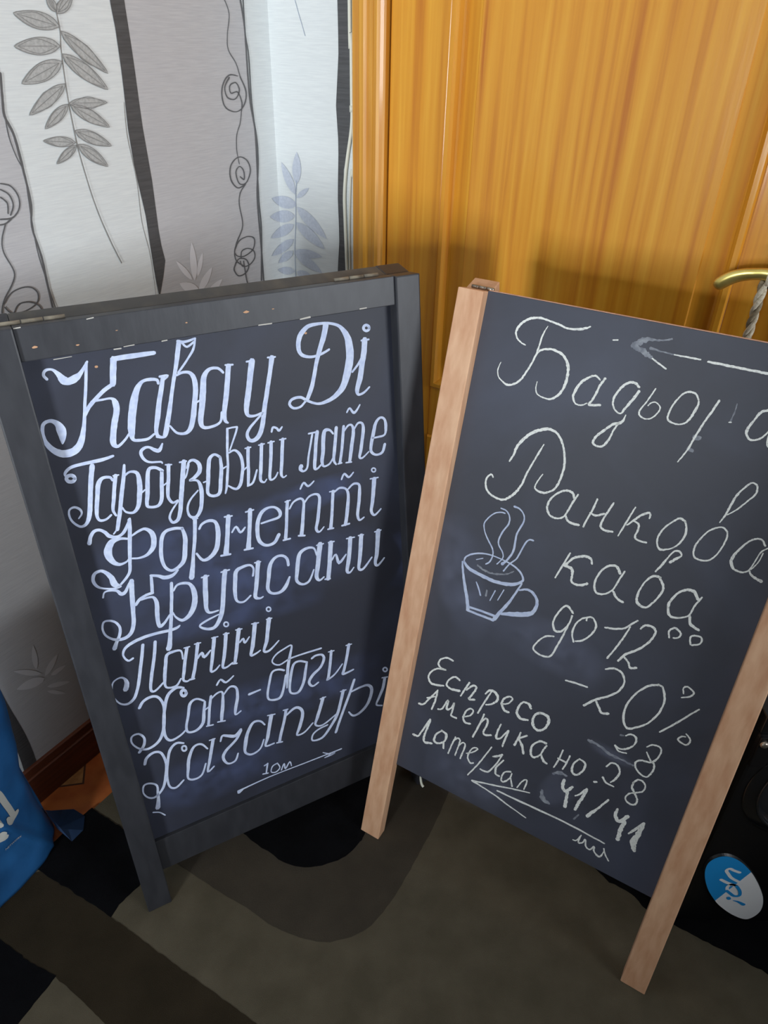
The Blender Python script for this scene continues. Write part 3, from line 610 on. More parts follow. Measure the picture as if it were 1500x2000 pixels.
def ribbon(bm, pts, f, off, rough=0.0, n=5, cap=True, th=0.0):
    """chalk / print stroke: pts (a, b, width) in metres, f(a, b, off) -> world/local point"""
    pts = cat(pts, n)
    if cap and len(pts) >= 2:
        (a, b, w), (c, d, _) = pts[0], pts[1]
        l = math.hypot(c - a, d - b) + 1e-9
        s = ((a - (c - a) / l * w * .42), (b - (d - b) / l * w * .42), w * .5)
        (a, b, w), (c, d, _) = pts[-1], pts[-2]
        l = math.hypot(c - a, d - b) + 1e-9
        e = ((a - (c - a) / l * w * .42), (b - (d - b) / l * w * .42), w * .5)
        pts = [s] + list(pts) + [e]
    prev = None; last = None
    for i, (a, b, w) in enumerate(pts):
        p0 = pts[max(i - 1, 0)]; p1 = pts[min(i + 1, len(pts) - 1)]
        ta, tb = p1[0] - p0[0], p1[1] - p0[1]
        l = math.hypot(ta, tb)
        if l < 1e-7: continue
        na, nb = -tb / l, ta / l
        h = w / 2
        if rough:
            h1 = h * (1 + rough * (random.random() - .5)); h2 = h * (1 + rough * (random.random() - .5))
        else: h1 = h2 = h
        cur = (bm.verts.new(f(a + na * h1, b + nb * h1, off)), bm.verts.new(f(a - na * h2, b - nb * h2, off)))
        if prev: bm.faces.new((prev[0], prev[1], cur[1], cur[0]))
        prev = cur

def parse(s):
    return [tuple(int(x) / 1e4 for x in q.split(',')) for q in s.split(';')]

def tube(bm, pts, r, seg=10, closed=False, cap=True, flat=1.0):
    rings = []
    n = len(pts)
    up = None
    for i, p in enumerate(pts):
        a = pts[max(i - 1, 0)]; b = pts[min(i + 1, n - 1)]
        t = (Vector(b) - Vector(a)).normalized()
        if up is None:
            up = t.orthogonal().normalized()
        up = (up - t * up.dot(t)).normalized()
        sd = t.cross(up)
        rr = r[i] if isinstance(r, (list, tuple)) else r
        rings.append([bm.verts.new(Vector(p) + (up * math.cos(2 * math.pi * k / seg) * rr + sd * math.sin(2 * math.pi * k / seg) * rr * flat)) for k in range(seg)])
    for i in range(n - 1):
        for k in range(seg):
            bm.faces.new((rings[i][k], rings[i][(k + 1) % seg], rings[i + 1][(k + 1) % seg], rings[i + 1][k]))
    if cap:
        bm.faces.new(rings[0][::-1]); bm.faces.new(rings[-1])

# ------------------------------------------------------------------ materials
M = {}
M['paper_white'] = mat('paper_white', lin(222, 226, 226), .75, alt=lin(213, 217, 218), scale=(4, 4, 90), nscale=6, bump=.2, bscale=60, bstretch=(1, 1, 9), spec=.25)
M['paper_grey'] = mat('paper_grey', lin(192, 191, 193), .75, alt=lin(182, 181, 184), scale=(5, 5, 120), nscale=5, bump=.2, bscale=60, bstretch=(1, 1, 9), spec=.25)
M['ceiling'] = mat('ceiling', lin(206, 204, 200), .9)
M['plain_wall'] = mat('plain_wall', lin(150, 146, 142), .9)
M['print_dark'] = mat('print_dark', lin(66, 66, 68), .6, alt=lin(80, 80, 82), scale=(3, 3, 60), nscale=6)
M['print_line'] = mat('print_line', lin(92, 92, 94), .6)
M['print_mid'] = mat('print_mid', lin(134, 134, 133), .6)
M['print_blue'] = mat('print_blue', lin(158, 168, 186), .6, alt=lin(172, 181, 198), scale=(30, 30, 6), nscale=4)
M['leaf_grey'] = mat('leaf_grey', lin(164, 165, 164), .6, alt=lin(182, 183, 182), scale=(60, 60, 60), nscale=4, detail=2)
M['leaf_blue'] = mat('leaf_blue', lin(182, 189, 202), .6, alt=lin(195, 201, 213), scale=(50, 50, 50), nscale=4)
M['leaf_white'] = mat('leaf_white', lin(214, 213, 217), .6)
M['door_wood'] = mat('door_wood', lin(224, 162, 50), .5, alt=lin(182, 102, 20), third=lin(212, 142, 34), scale=(34, 34, .9), nscale=1.8, detail=10, mixpos=(.28, .76), distortion=.3, bump=.09, bscale=5, bstretch=(9, 9, .8), coat=.25, coatr=.15, spec=.3, bdist=.004)
M['casing_wood'] = mat('casing_wood', lin(228, 166, 58), .45, alt=lin(182, 112, 22), scale=(30, 30, 1.0), nscale=1.5, detail=8, mixpos=(.3, .7), distortion=.3, bump=.12, bscale=5, bstretch=(9, 9, .8), coat=.4, coatr=.12, bdist=.004)
M['baseboard'] = mat('baseboard', lin(112, 60, 38), .5, alt=lin(90, 46, 30), scale=(2, 2, 40), nscale=3)
M['floor'] = mat('floor_laminate', lin(196, 112, 56), .4, alt=lin(170, 88, 44), scale=(6, 6, 6), nscale=3, detail=8, coat=.2)
M['inlay'] = mat('inlay', lin(196, 146, 92), .45, alt=lin(160, 110, 66), scale=(60, 60, 60), nscale=1)
M['inlay_line'] = mat('inlay_line', lin(80, 48, 34), .5)
def carpet_mat(n, a, b):
    return mat(n, a, .95, alt=b, scale=(1, 1, 1), nscale=14, detail=10, mixpos=(.35, .7), bump=.9, bscale=900, spec=.08, bdist=.002)
M['carpet_taupe'] = carpet_mat('carpet_taupe', lin(92, 85, 70), lin(106, 98, 82))
M['carpet_brown'] = carpet_mat('carpet_brown', lin(52, 45, 34), lin(60, 52, 40))
M['carpet_dark'] = carpet_mat('carpet_dark', lin(70, 64, 55), lin(79, 72, 62))  # the carpet's own darker band around the black motif
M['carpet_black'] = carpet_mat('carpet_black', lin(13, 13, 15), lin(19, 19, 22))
M['black_paint'] = mat('black_paint', lin(44, 45, 50), .45, alt=lin(52, 53, 58), scale=(20, 20, 5), nscale=3, bump=.12, bscale=40, bstretch=(4, 4, 1), spec=.5)
M['black_worn'] = mat('black_worn', lin(74, 73, 72), .6, alt=lin(104, 98, 88), scale=(14, 6, 6), nscale=2, mixpos=(.45, .8))
def board_mat(n, a, b, seed):
    m = mat(n, a, .5, alt=b, scale=(1, 1, 1), nscale=3.2, detail=5, mixpos=(.40, .68), bump=.06, bscale=350, spec=.35, distortion=.8)  # bluish noise paints sheen and chalk wipe smudges into the slate
    return m
M['slate_l'] = board_mat('slate_left', lin(48, 50, 60), lin(58, 62, 78), 1)
M['slate_r'] = board_mat('slate_right', lin(63, 65, 76), lin(74, 78, 94), 2)
M['chalk_blue'] = mat('chalk_blue', lin(206, 216, 238), .8, alt=lin(178, 190, 222), scale=(30, 30, 30), nscale=4, detail=6, mixpos=(.35, .75), spec=.2)
M['chalk_white'] = mat('chalk_white', lin(244, 246, 242), .9, alt=lin(160, 162, 164), scale=(160, 160, 160), nscale=2, detail=6, mixpos=(.52, .85), spec=.1)
M['chalk_smear'] = mat('chalk_smear', lin(126, 130, 140), .9, alt=lin(168, 172, 180), scale=(60, 60, 60), nscale=2, detail=6, mixpos=(.4, .75), spec=.1)
def dust_mat(n, col, amount):
    m = mat(n, col, .9, spec=.1)
    nt = m.node_tree; N = nt.nodes; L_ = nt.links; b = N['Principled BSDF']
    at = N.new('ShaderNodeAttribute'); at.attribute_name = 'dust'
    tc = N.new('ShaderNodeTexCoord'); nz = N.new('ShaderNodeTexNoise'); nz.inputs['Scale'].default_value = 26; nz.inputs['Detail'].default_value = 7
    mr = N.new('ShaderNodeMapRange'); mr.inputs[1].default_value = .32; mr.inputs[2].default_value = .72; mr.inputs[3].default_value = .15; mr.inputs[4].default_value = 1.0
    mu = N.new('ShaderNodeMath'); mu.operation = 'MULTIPLY'; mu2 = N.new('ShaderNodeMath'); mu2.operation = 'MULTIPLY'; mu2.inputs[1].default_value = amount
    L_.new(tc.outputs['Object'], nz.inputs[0]); L_.new(nz.outputs[0], mr.inputs[0]); L_.new(mr.outputs[0], mu.inputs[0]); L_.new(at.outputs['Fac'], mu.inputs[1]); L_.new(mu.outputs[0], mu2.inputs[0]); L_.new(mu2.outputs[0], b.inputs['Alpha'])
    return m
M['dust_blue'] = dust_mat('dust_blue', lin(120, 136, 190), .30)
M['dust_grey'] = dust_mat('dust_grey', lin(150, 156, 184), .34)
M['pine'] = mat('pine', lin(232, 188, 152), .6, alt=lin(208, 154, 118), scale=(40, 40, 2), nscale=1.6, detail=8, mixpos=(.3, .72), distortion=.2, bump=.08, bscale=30, bstretch=(6, 6, 1), spec=.3)
M['pine_end'] = mat('pine_end', lin(206, 156, 128), .6, alt=lin(186, 136, 110), scale=(60, 60, 60), nscale=1.5)
M['steel'] = mat('steel', lin(196, 186, 172), .35, metal=.9, alt=lin(150, 140, 128), scale=(60, 60, 60), nscale=1)
M['hinge_worn'] = mat('hinge_worn', lin(150, 140, 122), .6, alt=lin(104, 98, 88), scale=(60, 60, 60), nscale=1)
M['brass'] = mat('brass', lin(240, 218, 130), .34, metal=.85, alt=lin(222, 196, 104), scale=(30, 30, 30), nscale=1)
M['dark_metal'] = mat('dark_metal', lin(38, 34, 30), .4, metal=.6)
M['rope'] = mat('rope', lin(222, 212, 190), .8, alt=lin(184, 170, 146), scale=(300, 300, 300), nscale=1)
M['rope_dark'] = mat('rope_dark', lin(160, 146, 120), .85, alt=lin(128, 114, 92), scale=(300, 300, 300), nscale=1)
M['cable'] = mat('cable', lin(222, 222, 208), .5)
M['gap'] = mat('shadow_gap', lin(60, 34, 16), .8)
M['bag'] = mat('bag_blue', lin(40, 104, 164), .5, alt=lin(34, 90, 146), scale=(6, 6, 6), nscale=2, bump=.3, bscale=30, bdist=.003)
M['bag_side'] = mat('bag_gusset', lin(62, 92, 136), .6)
M['bag_print'] = mat('bag_print', lin(206, 206, 200), .6)
M['speaker'] = mat('speaker_black', lin(14, 14, 16), .35, bump=.1, bscale=300)
M['rubber'] = mat('speaker_rubber', lin(30, 32, 36), .45)
M['speaker_gloss'] = mat('speaker_gloss', lin(22, 24, 28), .18, coat=.4)
M['lip'] = mat('glint_lip', lin(90, 94, 102), .16, metal=.9)
M['sticker_blue'] = mat('sticker_blue', lin(34, 156, 232), .4)
M['sticker_white'] = mat('sticker_white', lin(250, 252, 255), .4)
M['bare_wood'] = mat('bare_wood', lin(190, 146, 112), .7)
M['scratch'] = mat('scratch', lin(186, 182, 174), .7)

# ------------------------------------------------------------------ walls, floor
def I(a, b, c=0): return Vector((a, b, c))
bm = bmesh.new()
fl = lambda u, d, v: CORNER + ED * u - EL * d + ZU * v
box(bm, fl, -0.12, 3.14, -0.12, 3.14, FLOOR_Z - .05, FLOOR_Z)
floor = link('floor', bm, M['floor']); floor['kind'] = 'structure'
bm = bmesh.new(); box(bm, fl, -0.12, 3.14, -0.12, 3.14, 2.5, 2.56)
ceiling = link('ceiling', bm, M['ceiling']); ceiling['kind'] = 'structure'
bm = bmesh.new(); box(bm, fl, -0.12, 0, -0.12, 3.0, FLOOR_Z, 2.5)
wall_left = link('wall_left', bm, M['paper_white']); wall_left['kind'] = 'structure'
# door wall with a doorway cut out (casing sits over its edge)
D0, D1 = 0.2974, 1.142
bm = bmesh.new()
box(bm, fl, 0, D0 - .02, -0.12, 0, FLOOR_Z, 2.5); box(bm, fl, D1 + .02, 3.0, -0.12, 0, FLOOR_Z, 2.5); box(bm, fl, D0 - .02, D1 + .02, -0.12, 0, 2.06, 2.5)
wall_door = link('wall_back', bm, M['paper_white']); wall_door['kind'] = 'structure'

# the two unseen window walls behind the viewer: openings shaped to limit the light
def window_wall(name, f, length, a0, a1, sill, head, step=None):
    bm = bmesh.new()
    box(bm, f, 0, a0, 0, .14, FLOOR_Z, 2.5); box(bm, f, a1, length, 0, .14, FLOOR_Z, 2.5)
    box(bm, f, a0, a1, 0, .14, FLOOR_Z, sill); box(bm, f, a0, a1, 0, .14, head, 2.5)
    if step: box(bm, f, step[0], a1, 0, .14, sill, step[1])     # made-up parapet, shaped to shade the right post like the viewer's shadow
    w = link(name, bm, M['plain_wall']); w['kind'] = 'structure'
    bm = bmesh.new()
    fr = .05
    for q in ((a0, a0 + fr, sill, head), (a1 - fr, a1, sill, head), (a0 + fr, a1 - fr, sill, sill + fr), (a0 + fr, a1 - fr, head - fr, head)):
        box(bm, f, q[0], q[1], .05, .10, q[2], q[3], .003)
    box(bm, f, a0 - .03, a1 + .03, -.08, .05, sill - .03, sill, .004)
    return link(name.replace('wall', 'window'), bm, M['cable'])
f_front = lambda u, d, v: CORNER + ED * u - EL * (3.0 + d) + ZU * v
f_right = lambda u, d, v: CORNER + ED * (3.0 + d) - EL * u + ZU * v
window_wall('wall_front', f_front, 3.0, .42, 1.30, .74, 2.15, step=(.885, 1.36)).name = 'window_1'
window_wall('wall_right', f_right, 3.0, .28, 1.30, .95, 2.15).name = 'added_window_2'  # side window added to let the fill in
for n_ in ('window_1', 'added_window_2'): bpy.data.objects[n_]['kind'] = 'structure'

# printed bands, stripes, vines and leaves of the wallpaper (flat print on the walls)
prints = []
for ln in PRINT.strip().split('\n'):
    g, fr, s = ln.split(' '); prints.append((g, fr, parse(s)))
def extend(poly, z0=0.09):
    return poly
linepolys = [p for p in prints if p[0] == 'W' and p[1] == 'WL' and (max(q[1] for q in p[2]) - min(q[1] for q in p[2])) > .36]
dl1 = [p[2] for p in linepolys if p[2][0][0] > .55][0]
dl2 = [p[2] for p in linepolys if p[2][0][0] < .12][0]
shapes = []
for ln in SHAPES.strip().split('\n'):
    g, fr, s = ln.split(' '); shapes.append((g, fr, [(int(q.split(',')[0]) / 1e4, int(q.split(',')[1]) / 1e4) for q in s.split(';')]))
def wob(s0, seed): return lambda z: s0 + .006 * math.sin(z * 7 + seed) + .004 * math.sin(z * 17 + seed * 2)
def interp(line, s_default, seed):
    pts = sorted([(q[1], q[0]) for q in line])
    w = wob(s_default, seed)
    def f(z):
        if z <= pts[0][0]: return pts[0][1] + w(z) - w(pts[0][0])
        if z >= pts[-1][0]: return pts[-1][1] + w(z) - w(pts[-1][0])
        for (z0, s0), (z1, s1) in zip(pts, pts[1:]):
            if z0 <= z <= z1: return s0 + (s1 - s0) * (z - z0) / max(1e-6, z1 - z0)
    return f
BH = 0.0982
def band(name, fr, fa, fb, m, off, z0=BH - .004, z1=2.5, step=.03):
    bm = bmesh.new(); prev = None
    n = int((z1 - z0) / step)
    for i in range(n + 1):
        z = z0 + (z1 - z0) * i / n
        cur = (bm.verts.new(WALLF[fr](fa(z), z, off)), bm.verts.new(WALLF[fr](fb(z), z, off)))
        if prev: bm.faces.new((prev[0], prev[1], cur[1], cur[0]))
        prev = cur
    return link(name, bm, m, wall_left if fr == 'WL' else wall_door, smooth='keep')
stripes = [s for s in shapes if s[0] == 'stripe']
st1 = [s for s in stripes if s[1] == 'WL'][0][2]
st2 = [s for s in stripes if s[1] == 'WD'][0][2]
def edges(poly):
    n = len(poly) // 2
    return poly[:n], poly[n:]
a1, b1 = edges(st1); a1 = [p for p in a1]; b1 = [p for p in b1]
fA1, fB1 = interp(a1, .386, 1), interp(b1, .363, 1.2)
f1, f2 = interp(dl1, .634, 2), interp(dl2, .078, 3)
fA3, fB3 = wob(.974, 4), wob(.945, 4.2)
band('wallpaper_band', 'WL', fB1, f2, M['paper_grey'], .0006)
band('wallpaper_band', 'WL', fB3, f1, M['paper_grey'], .0006)
band('wallpaper_stripe', 'WL', fA1, fB1, M['print_dark'], .0009)
band('wallpaper_stripe', 'WL', fA3, fB3, M['print_dark'], .0009)
a2, b2 = edges(st2)
band('wallpaper_stripe', 'WD', interp(a2, .186, 5), interp(b2, .206, 5.2), M['print_dark'], .0009, z0=FLOOR_Z)
bms = {}
for k, (g, fr, pts) in enumerate(prints):
    key = (g, fr)
    b = bms.setdefault(key, bmesh.new())
    f = WALLF[fr]
    ribbon(b, pts, lambda a, c, o, f=f: f(a, c, o), .0014 + k * 1e-5, rough=.25)
# the vines' outlines run on below the board too
for s0, seed in ((f1, 0), (f2, 1)):
    b = bms[('W', 'WL')]
    ribbon(b, [(s0(z) + .003 * math.sin(z * 23 + seed), z, .0035) for z in [BH + i * .05 for i in range(18)]], lambda a, c, o: wl(a, c, o), .0014, rough=.25)
NM = {'W': ('vine_print', 'print_line'), 'WG': ('stem_print', 'print_mid'), 'WB': ('twig_print', 'print_blue')}
for (g, fr), b in bms.items():
    n, m = NM[g]
    link(n, b, M[m], wall_left if fr == 'WL' else wall_door, smooth='keep')
for k, (g, fr, poly) in enumerate(shapes):
    if g == 'stripe': continue
    bm = bmesh.new()
    vs = [bm.verts.new(WALLF[fr](s, z, .0011 + (k % 9) * 2e-5)) for s, z in poly]
    bm.faces.new(vs)
    link('leaf_print', bm, M[g], wall_left if fr == 'WL' else wall_door, smooth='keep')
# vein along every grey leaf
bm = bmesh.new()
for k, (g, fr, poly) in enumerate(shapes):
    if g == 'leaf_grey' and len(poly) > 12:
        (a, b), (c, d) = poly[0], poly[8]
        for e in (-.25, 0, .25):
            na, nb = -(d - b) * .16 * e, (c - a) * .16 * e
            ribbon(bm, [(a + (c - a) * .08, b + (d - b) * .08, .0006), ((a + c) / 2 + na * 3, (b + d) / 2 + nb * 3, .0009), (a + (c - a) * .93, b + (d - b) * .93, .0005)], lambda p, q, o, fr=fr: WALLF[fr](p, q, o), .0016, n=4)
        pl = [(x, y, .0011) for x, y in poly] + [(poly[0][0], poly[0][1], .0011)]
        ribbon(bm, pl, lambda p, q, o, fr=fr: WALLF[fr](p, q, o), .0017, n=2, cap=False)
link('leaf_vein_print', bm, M['print_mid'], wall_left, smooth='keep')

# baseboard: stepped moulding
bm = bmesh.new()
box(bm, fl, 0, .016, 0, 3.0, FLOOR_Z, BH - .022, .003)
box(bm, fl, 0, .010, 0, 3.0, BH - .022, BH, .003)
bb = link('baseboard_left', bm, M['baseboard']); bb['kind'] = 'structure'
bm = bmesh.new()
fdw = lambda u, d, v: CORNER + ED * u - EL * d + ZU * v
box(bm, fdw, .016, .217, 0, .016, FLOOR_Z, BH - .022, .003); box(bm, fdw, .016, .217, 0, .010, BH - .022, BH, .003)
bb = link('baseboard_back', bm, M['baseboard']); bb['kind'] = 'structure'

# lozenge inlay in the floor, next to the bag
inl = [(-.7436, 1.0083), (-.6951, 1.0792), (-.6789, 1.0208)]
c0 = (sum(p[0] for p in inl) / 3, sum(p[1] for p in inl) / 3)
for sc, nm, m, z in ((1.0, 'inlay_border', 'inlay_line', .0004), (.80, 'inlay_tile', 'inlay', .0008)):
    bm = bmesh.new()
    lo = [bm.verts.new((c0[0] + (x - c0[0]) * sc, c0[1] + (y - c0[1]) * sc, FLOOR_Z - .001)) for x, y in inl]
    hi = [bm.verts.new((c0[0] + (x - c0[0]) * sc, c0[1] + (y - c0[1]) * sc, FLOOR_Z + z)) for x, y in inl]
    bm.faces.new(hi)
    for i in range(3): bm.faces.new((lo[i], lo[(i + 1) % 3], hi[(i + 1) % 3], hi[i]))
    link(nm, bm, M[m], floor)
# board joints of the floor
bm = bmesh.new()
for s in (.18,):
    box(bm, fl, s, s + .0025, .05, 2.9, FLOOR_Z - .002, FLOOR_Z + .0004)
link('floor_joint', bm, M['inlay_line'], floor)

# ------------------------------------------------------------------ door and casing
casing = empty('trim_1', wd(.2574, FLOOR_Z, 0)); casing['kind'] = 'structure'
def wpart(name, bm, m, parent, smooth=False):
    """mesh given in world coordinates, child of an object placed somewhere"""
    o = link(name, bm, m, None, smooth)
    bpy.context.view_layer.update()
    o.parent = parent
    o.matrix_parent_inverse = parent.matrix_world.inverted()
    return o
bpy.context.view_layer.update()
def casing_strip(u0, u1, z0, z1, vertical=True):
    # moulded profile: (position across, height above the wall)
    prof = [(0, 0), (0, .010), (.003, .013), (.016, .013), (.020, .016), (.024, .020), (.034, .022), (.040, .019), (.044, .016), (.052, .016), (.056, .019), (.064, .021), (.071, .019), (.075, .013), (.0795, .012), (.0795, -.03)]
    bm = bmesh.new()
    rows = []
    for t, h in prof:
        if vertical:
            u = u0 + (u1 - u0) * t / .0795
            rows.append((bm.verts.new(wd(u, z0, h)), bm.verts.new(wd(u, z1, h))))
        else:
            z = z0 + (z1 - z0) * t / .0795
            rows.append((bm.verts.new(wd(u0, z, h)), bm.verts.new(wd(u1, z, h))))
    for a, b in zip(rows, rows[1:]): bm.faces.new((a[0], a[1], b[1], b[0]))
    return bm
wpart('casing_board', casing_strip(.2174, .2969, FLOOR_Z, 2.13), M['casing_wood'], casing)
wpart('casing_board', casing_strip(D1 + .08, D1 + .001, FLOOR_Z, 2.13), M['casing_wood'], casing)
wpart('casing_board', casing_strip(.2174, D1 + .08, 2.13, 2.0505, False), M['casing_wood'], casing)

door = empty('door_1', wd((D0 + D1) / 2, FLOOR_Z, -.02)); door['kind'] = 'structure'
bpy.context.view_layer.update()
DT = 0.0    # face of the door leaf is flush with the wall plane
def dbox(name, u0, u1, z0, z1, m='door_wood', d1=DT, bev=.0015):
    bm = bmesh.new(); box(bm, lambda u, d, v: wd(u, v, d), u0, u1, -.038, d1, z0, z1, bev)
    return wpart(name, bm, M[m], door)
SL, SR = D0 + .003, D1 - .003
P0, P1 = .428, 1.012
dbox('door_stile', SL, P0, .002, 2.04); dbox('door_stile', P1, SR, .002, 2.04)
dbox('door_rail', P0, P1, 1.90, 2.04); dbox('door_rail', P0, P1, .632, .758); dbox('door_rail', P0, P1, .002, .15)
def raised_panel(z0, z1):
    """panel moulding that steps down, then a bevel rising to the raised field"""
    bm = bmesh.new()
    prof = [(0, -.001), (.0035, .006), (.012, .006), (.016, -.001), (.020, -.010), (.024, -.012), (.060, -.004), (.062, -.0015), (.064, -.0015)]
    loops = []
    for t, h in prof:
        loops.append([bm.verts.new(wd(u, z, h)) for u, z in ((P0 + t, z0 + t), (P1 - t, z0 + t), (P1 - t, z1 - t), (P0 + t, z1 - t))])
    for a, b in zip(loops, loops[1:]):
        for k in range(4): bm.faces.new((a[k], a[(k + 1) % 4], b[(k + 1) % 4], b[k]))
    bm.faces.new(loops[-1])
    return wpart('door_panel', bm, M['door_wood'], door)
raised_panel(.758, 1.90); raised_panel(.15, .632)

# lever handle with its plate
bm = bmesh.new(); box(bm, lambda u, d, v: wd(u, v, d), 1.060, 1.112, 0, .007, 1.100, 1.172, .005)
wpart('handle_rosette', bm, M['dark_metal'], door)
hp = [(1.088, 1.132, 0.004, .010), (1.088, 1.132, .030, .010), (1.086, 1.133, .048, .0105), (1.075, 1.134, .055, .0095), (1.060, 1.1345, .056, .0085), (1.045, 1.132, .055, .0085), (1.030, 1.1285, .055, .009), (1.015, 1.122, .055, .0095), (1.003, 1.113, .055, .0095), (.996, 1.106, .055, .0085), (.9925, 1.1025, .055, .005)]
hp = cat(hp, 5)
bm = bmesh.new(); tube(bm, [wd(a, b, c) for a, b, c, r in hp], [r * 1.35 for *_, r in hp], 14, flat=.72)
hd = wpart('door_handle', bm, M['brass'], door, True)

# braided cord hanging from the handle: a hank of two twisted strands
cord = empty('braided_cord', wd(1.0635, 1.02, .055)); tag(cord, 'beige braided cord looped over the brass door handle and hanging down', 'cord')
bpy.context.view_layer.update()
for k in range(3):
    pts = []
    for i in range(90):
        z = 1.1235 - i * .0042
        ph = i * .42 + k * 2 * math.pi / 3
        pts.append(wd(1.0635 + math.cos(ph) * .0042, z, .050 + math.sin(ph) * .0042))
    bm = bmesh.new(); tube(bm, pts, .0040, 7)
    wpart('cord_strand', bm, M['rope'] if k != 1 else M['rope_dark'], cord, True)
bm = bmesh.new()
tube(bm, [wd(1.0680 + math.sin(a) * .002, 1.1335 + math.cos(a) * .0135, .055 + math.sin(a) * .0145) for a in [i * math.pi / 10 for i in range(21)]], .0036, 7, cap=False)
wpart('cord_loop', bm, M['rope'], cord, True)

# white cable run down beside the casing
cb = [(.2076, 2.4), (.2076, 1.5), (.2110, 1.4456), (.2117, 1.3292), (.2125, 1.3171), (.2101, 1.2795), (.1976, 1.2136), (.1911, 1.1552), (.1918, 1.1022), (.1961, .9866), (.203, .85), (.206, .5), (.206, .03)]
bm = bmesh.new(); tube(bm, [wd(a, b, .0042) for a, b in cat(cb, 6)], .0036, 10)
cable = link('cable', bm, M['cable'], None, True); tag(cable, 'thin white cable running down the wall beside the wooden door casing', 'cable')
bm = bmesh.new(); tube(bm, [wd(.2123, 1.312, .0045), wd(.2123, 1.324, .0045)], .0050, 10)
wpart('cable_clip', bm, M['cable'], cable, True)
bm = bmesh.new(); tube(bm, [wd(a, b, .0035) for a, b in cat([(.2145, 2.4), (.2145, 1.30), (.208, 1.20), (.2035, 1.10), (.2035, .98), (.210, .85), (.2125, .03)], 5)], .0020, 8)
wpart('thin_wire', bm, M['cable'], cable, True)

# ------------------------------------------------------------------ carpet
carpet = empty('carpet', (-.2, .8, 0)); tag(carpet, 'dark taupe carpet with black and brown curved shapes under the boards', 'carpet')
bpy.context.view_layer.update()
cu0 = (Vector((-.62, .971, 0)) - CORNER).dot(NW)
def fuzz(poly, amp=.0028, step=.008, smooth=None):
    if smooth:
        P = [tuple(p) for p in poly]; P = P[-1:] + P + P[:2]
        out = []
        for i in range(1, len(P) - 2):
            for k in range(4):
                t = k / 4
                out.append(tuple(0.5 * ((2 * P[i][j]) + (P[i + 1][j] - P[i - 1][j]) * t + (2 * P[i - 1][j] - 5 * P[i][j] + 4 * P[i + 1][j] - P[i + 2][j]) * t * t + (3 * P[i][j] - P[i - 1][j] - 3 * P[i + 1][j] + P[i + 2][j]) * t ** 3) for j in range(2)))
        poly = out
    res = []
    for i in range(len(poly)):
        a = Vector(poly[i]).to_2d(); b = Vector(poly[(i + 1) % len(poly)]).to_2d()
        L = (b - a).length; n = max(1, int(L / step))
        for k in range(n):
            p = a + (b - a) * k / n
            q = Vector((p.x * 90, p.y * 90, 3))
            res.append((p.x + noise.noise(q) * amp, p.y + noise.noise(q + Vector((9, 4, 1))) * amp))
    return res
def slab(name, poly, z0, z1, m):
    bm = bmesh.new()
    lo = [bm.verts.new((x, y, z0)) for x, y in poly]; hi = [bm.verts.new((x, y, z1)) for x, y in poly]
    bm.faces.new(hi)
    for i in range(len(poly)): bm.faces.new((lo[i], lo[(i + 1) % len(poly)], hi[(i + 1) % len(poly)], hi[i]))
    bmesh.ops.triangulate(bm, faces=[f for f in bm.faces if len(f.verts) > 4])
    return wpart(name, bm, m, carpet)
cpts = [CORNER + NW * cu0 - EL * .05, CORNER + NW * 2.6 - EL * .05, CORNER + NW * 2.6 - EL * 2.7, CORNER + NW * cu0 - EL * 2.7]
slab('carpet_base', fuzz([(p.x, p.y) for p in cpts], .003, .01), FLOOR_Z + .0002, 0, M['carpet_taupe'])
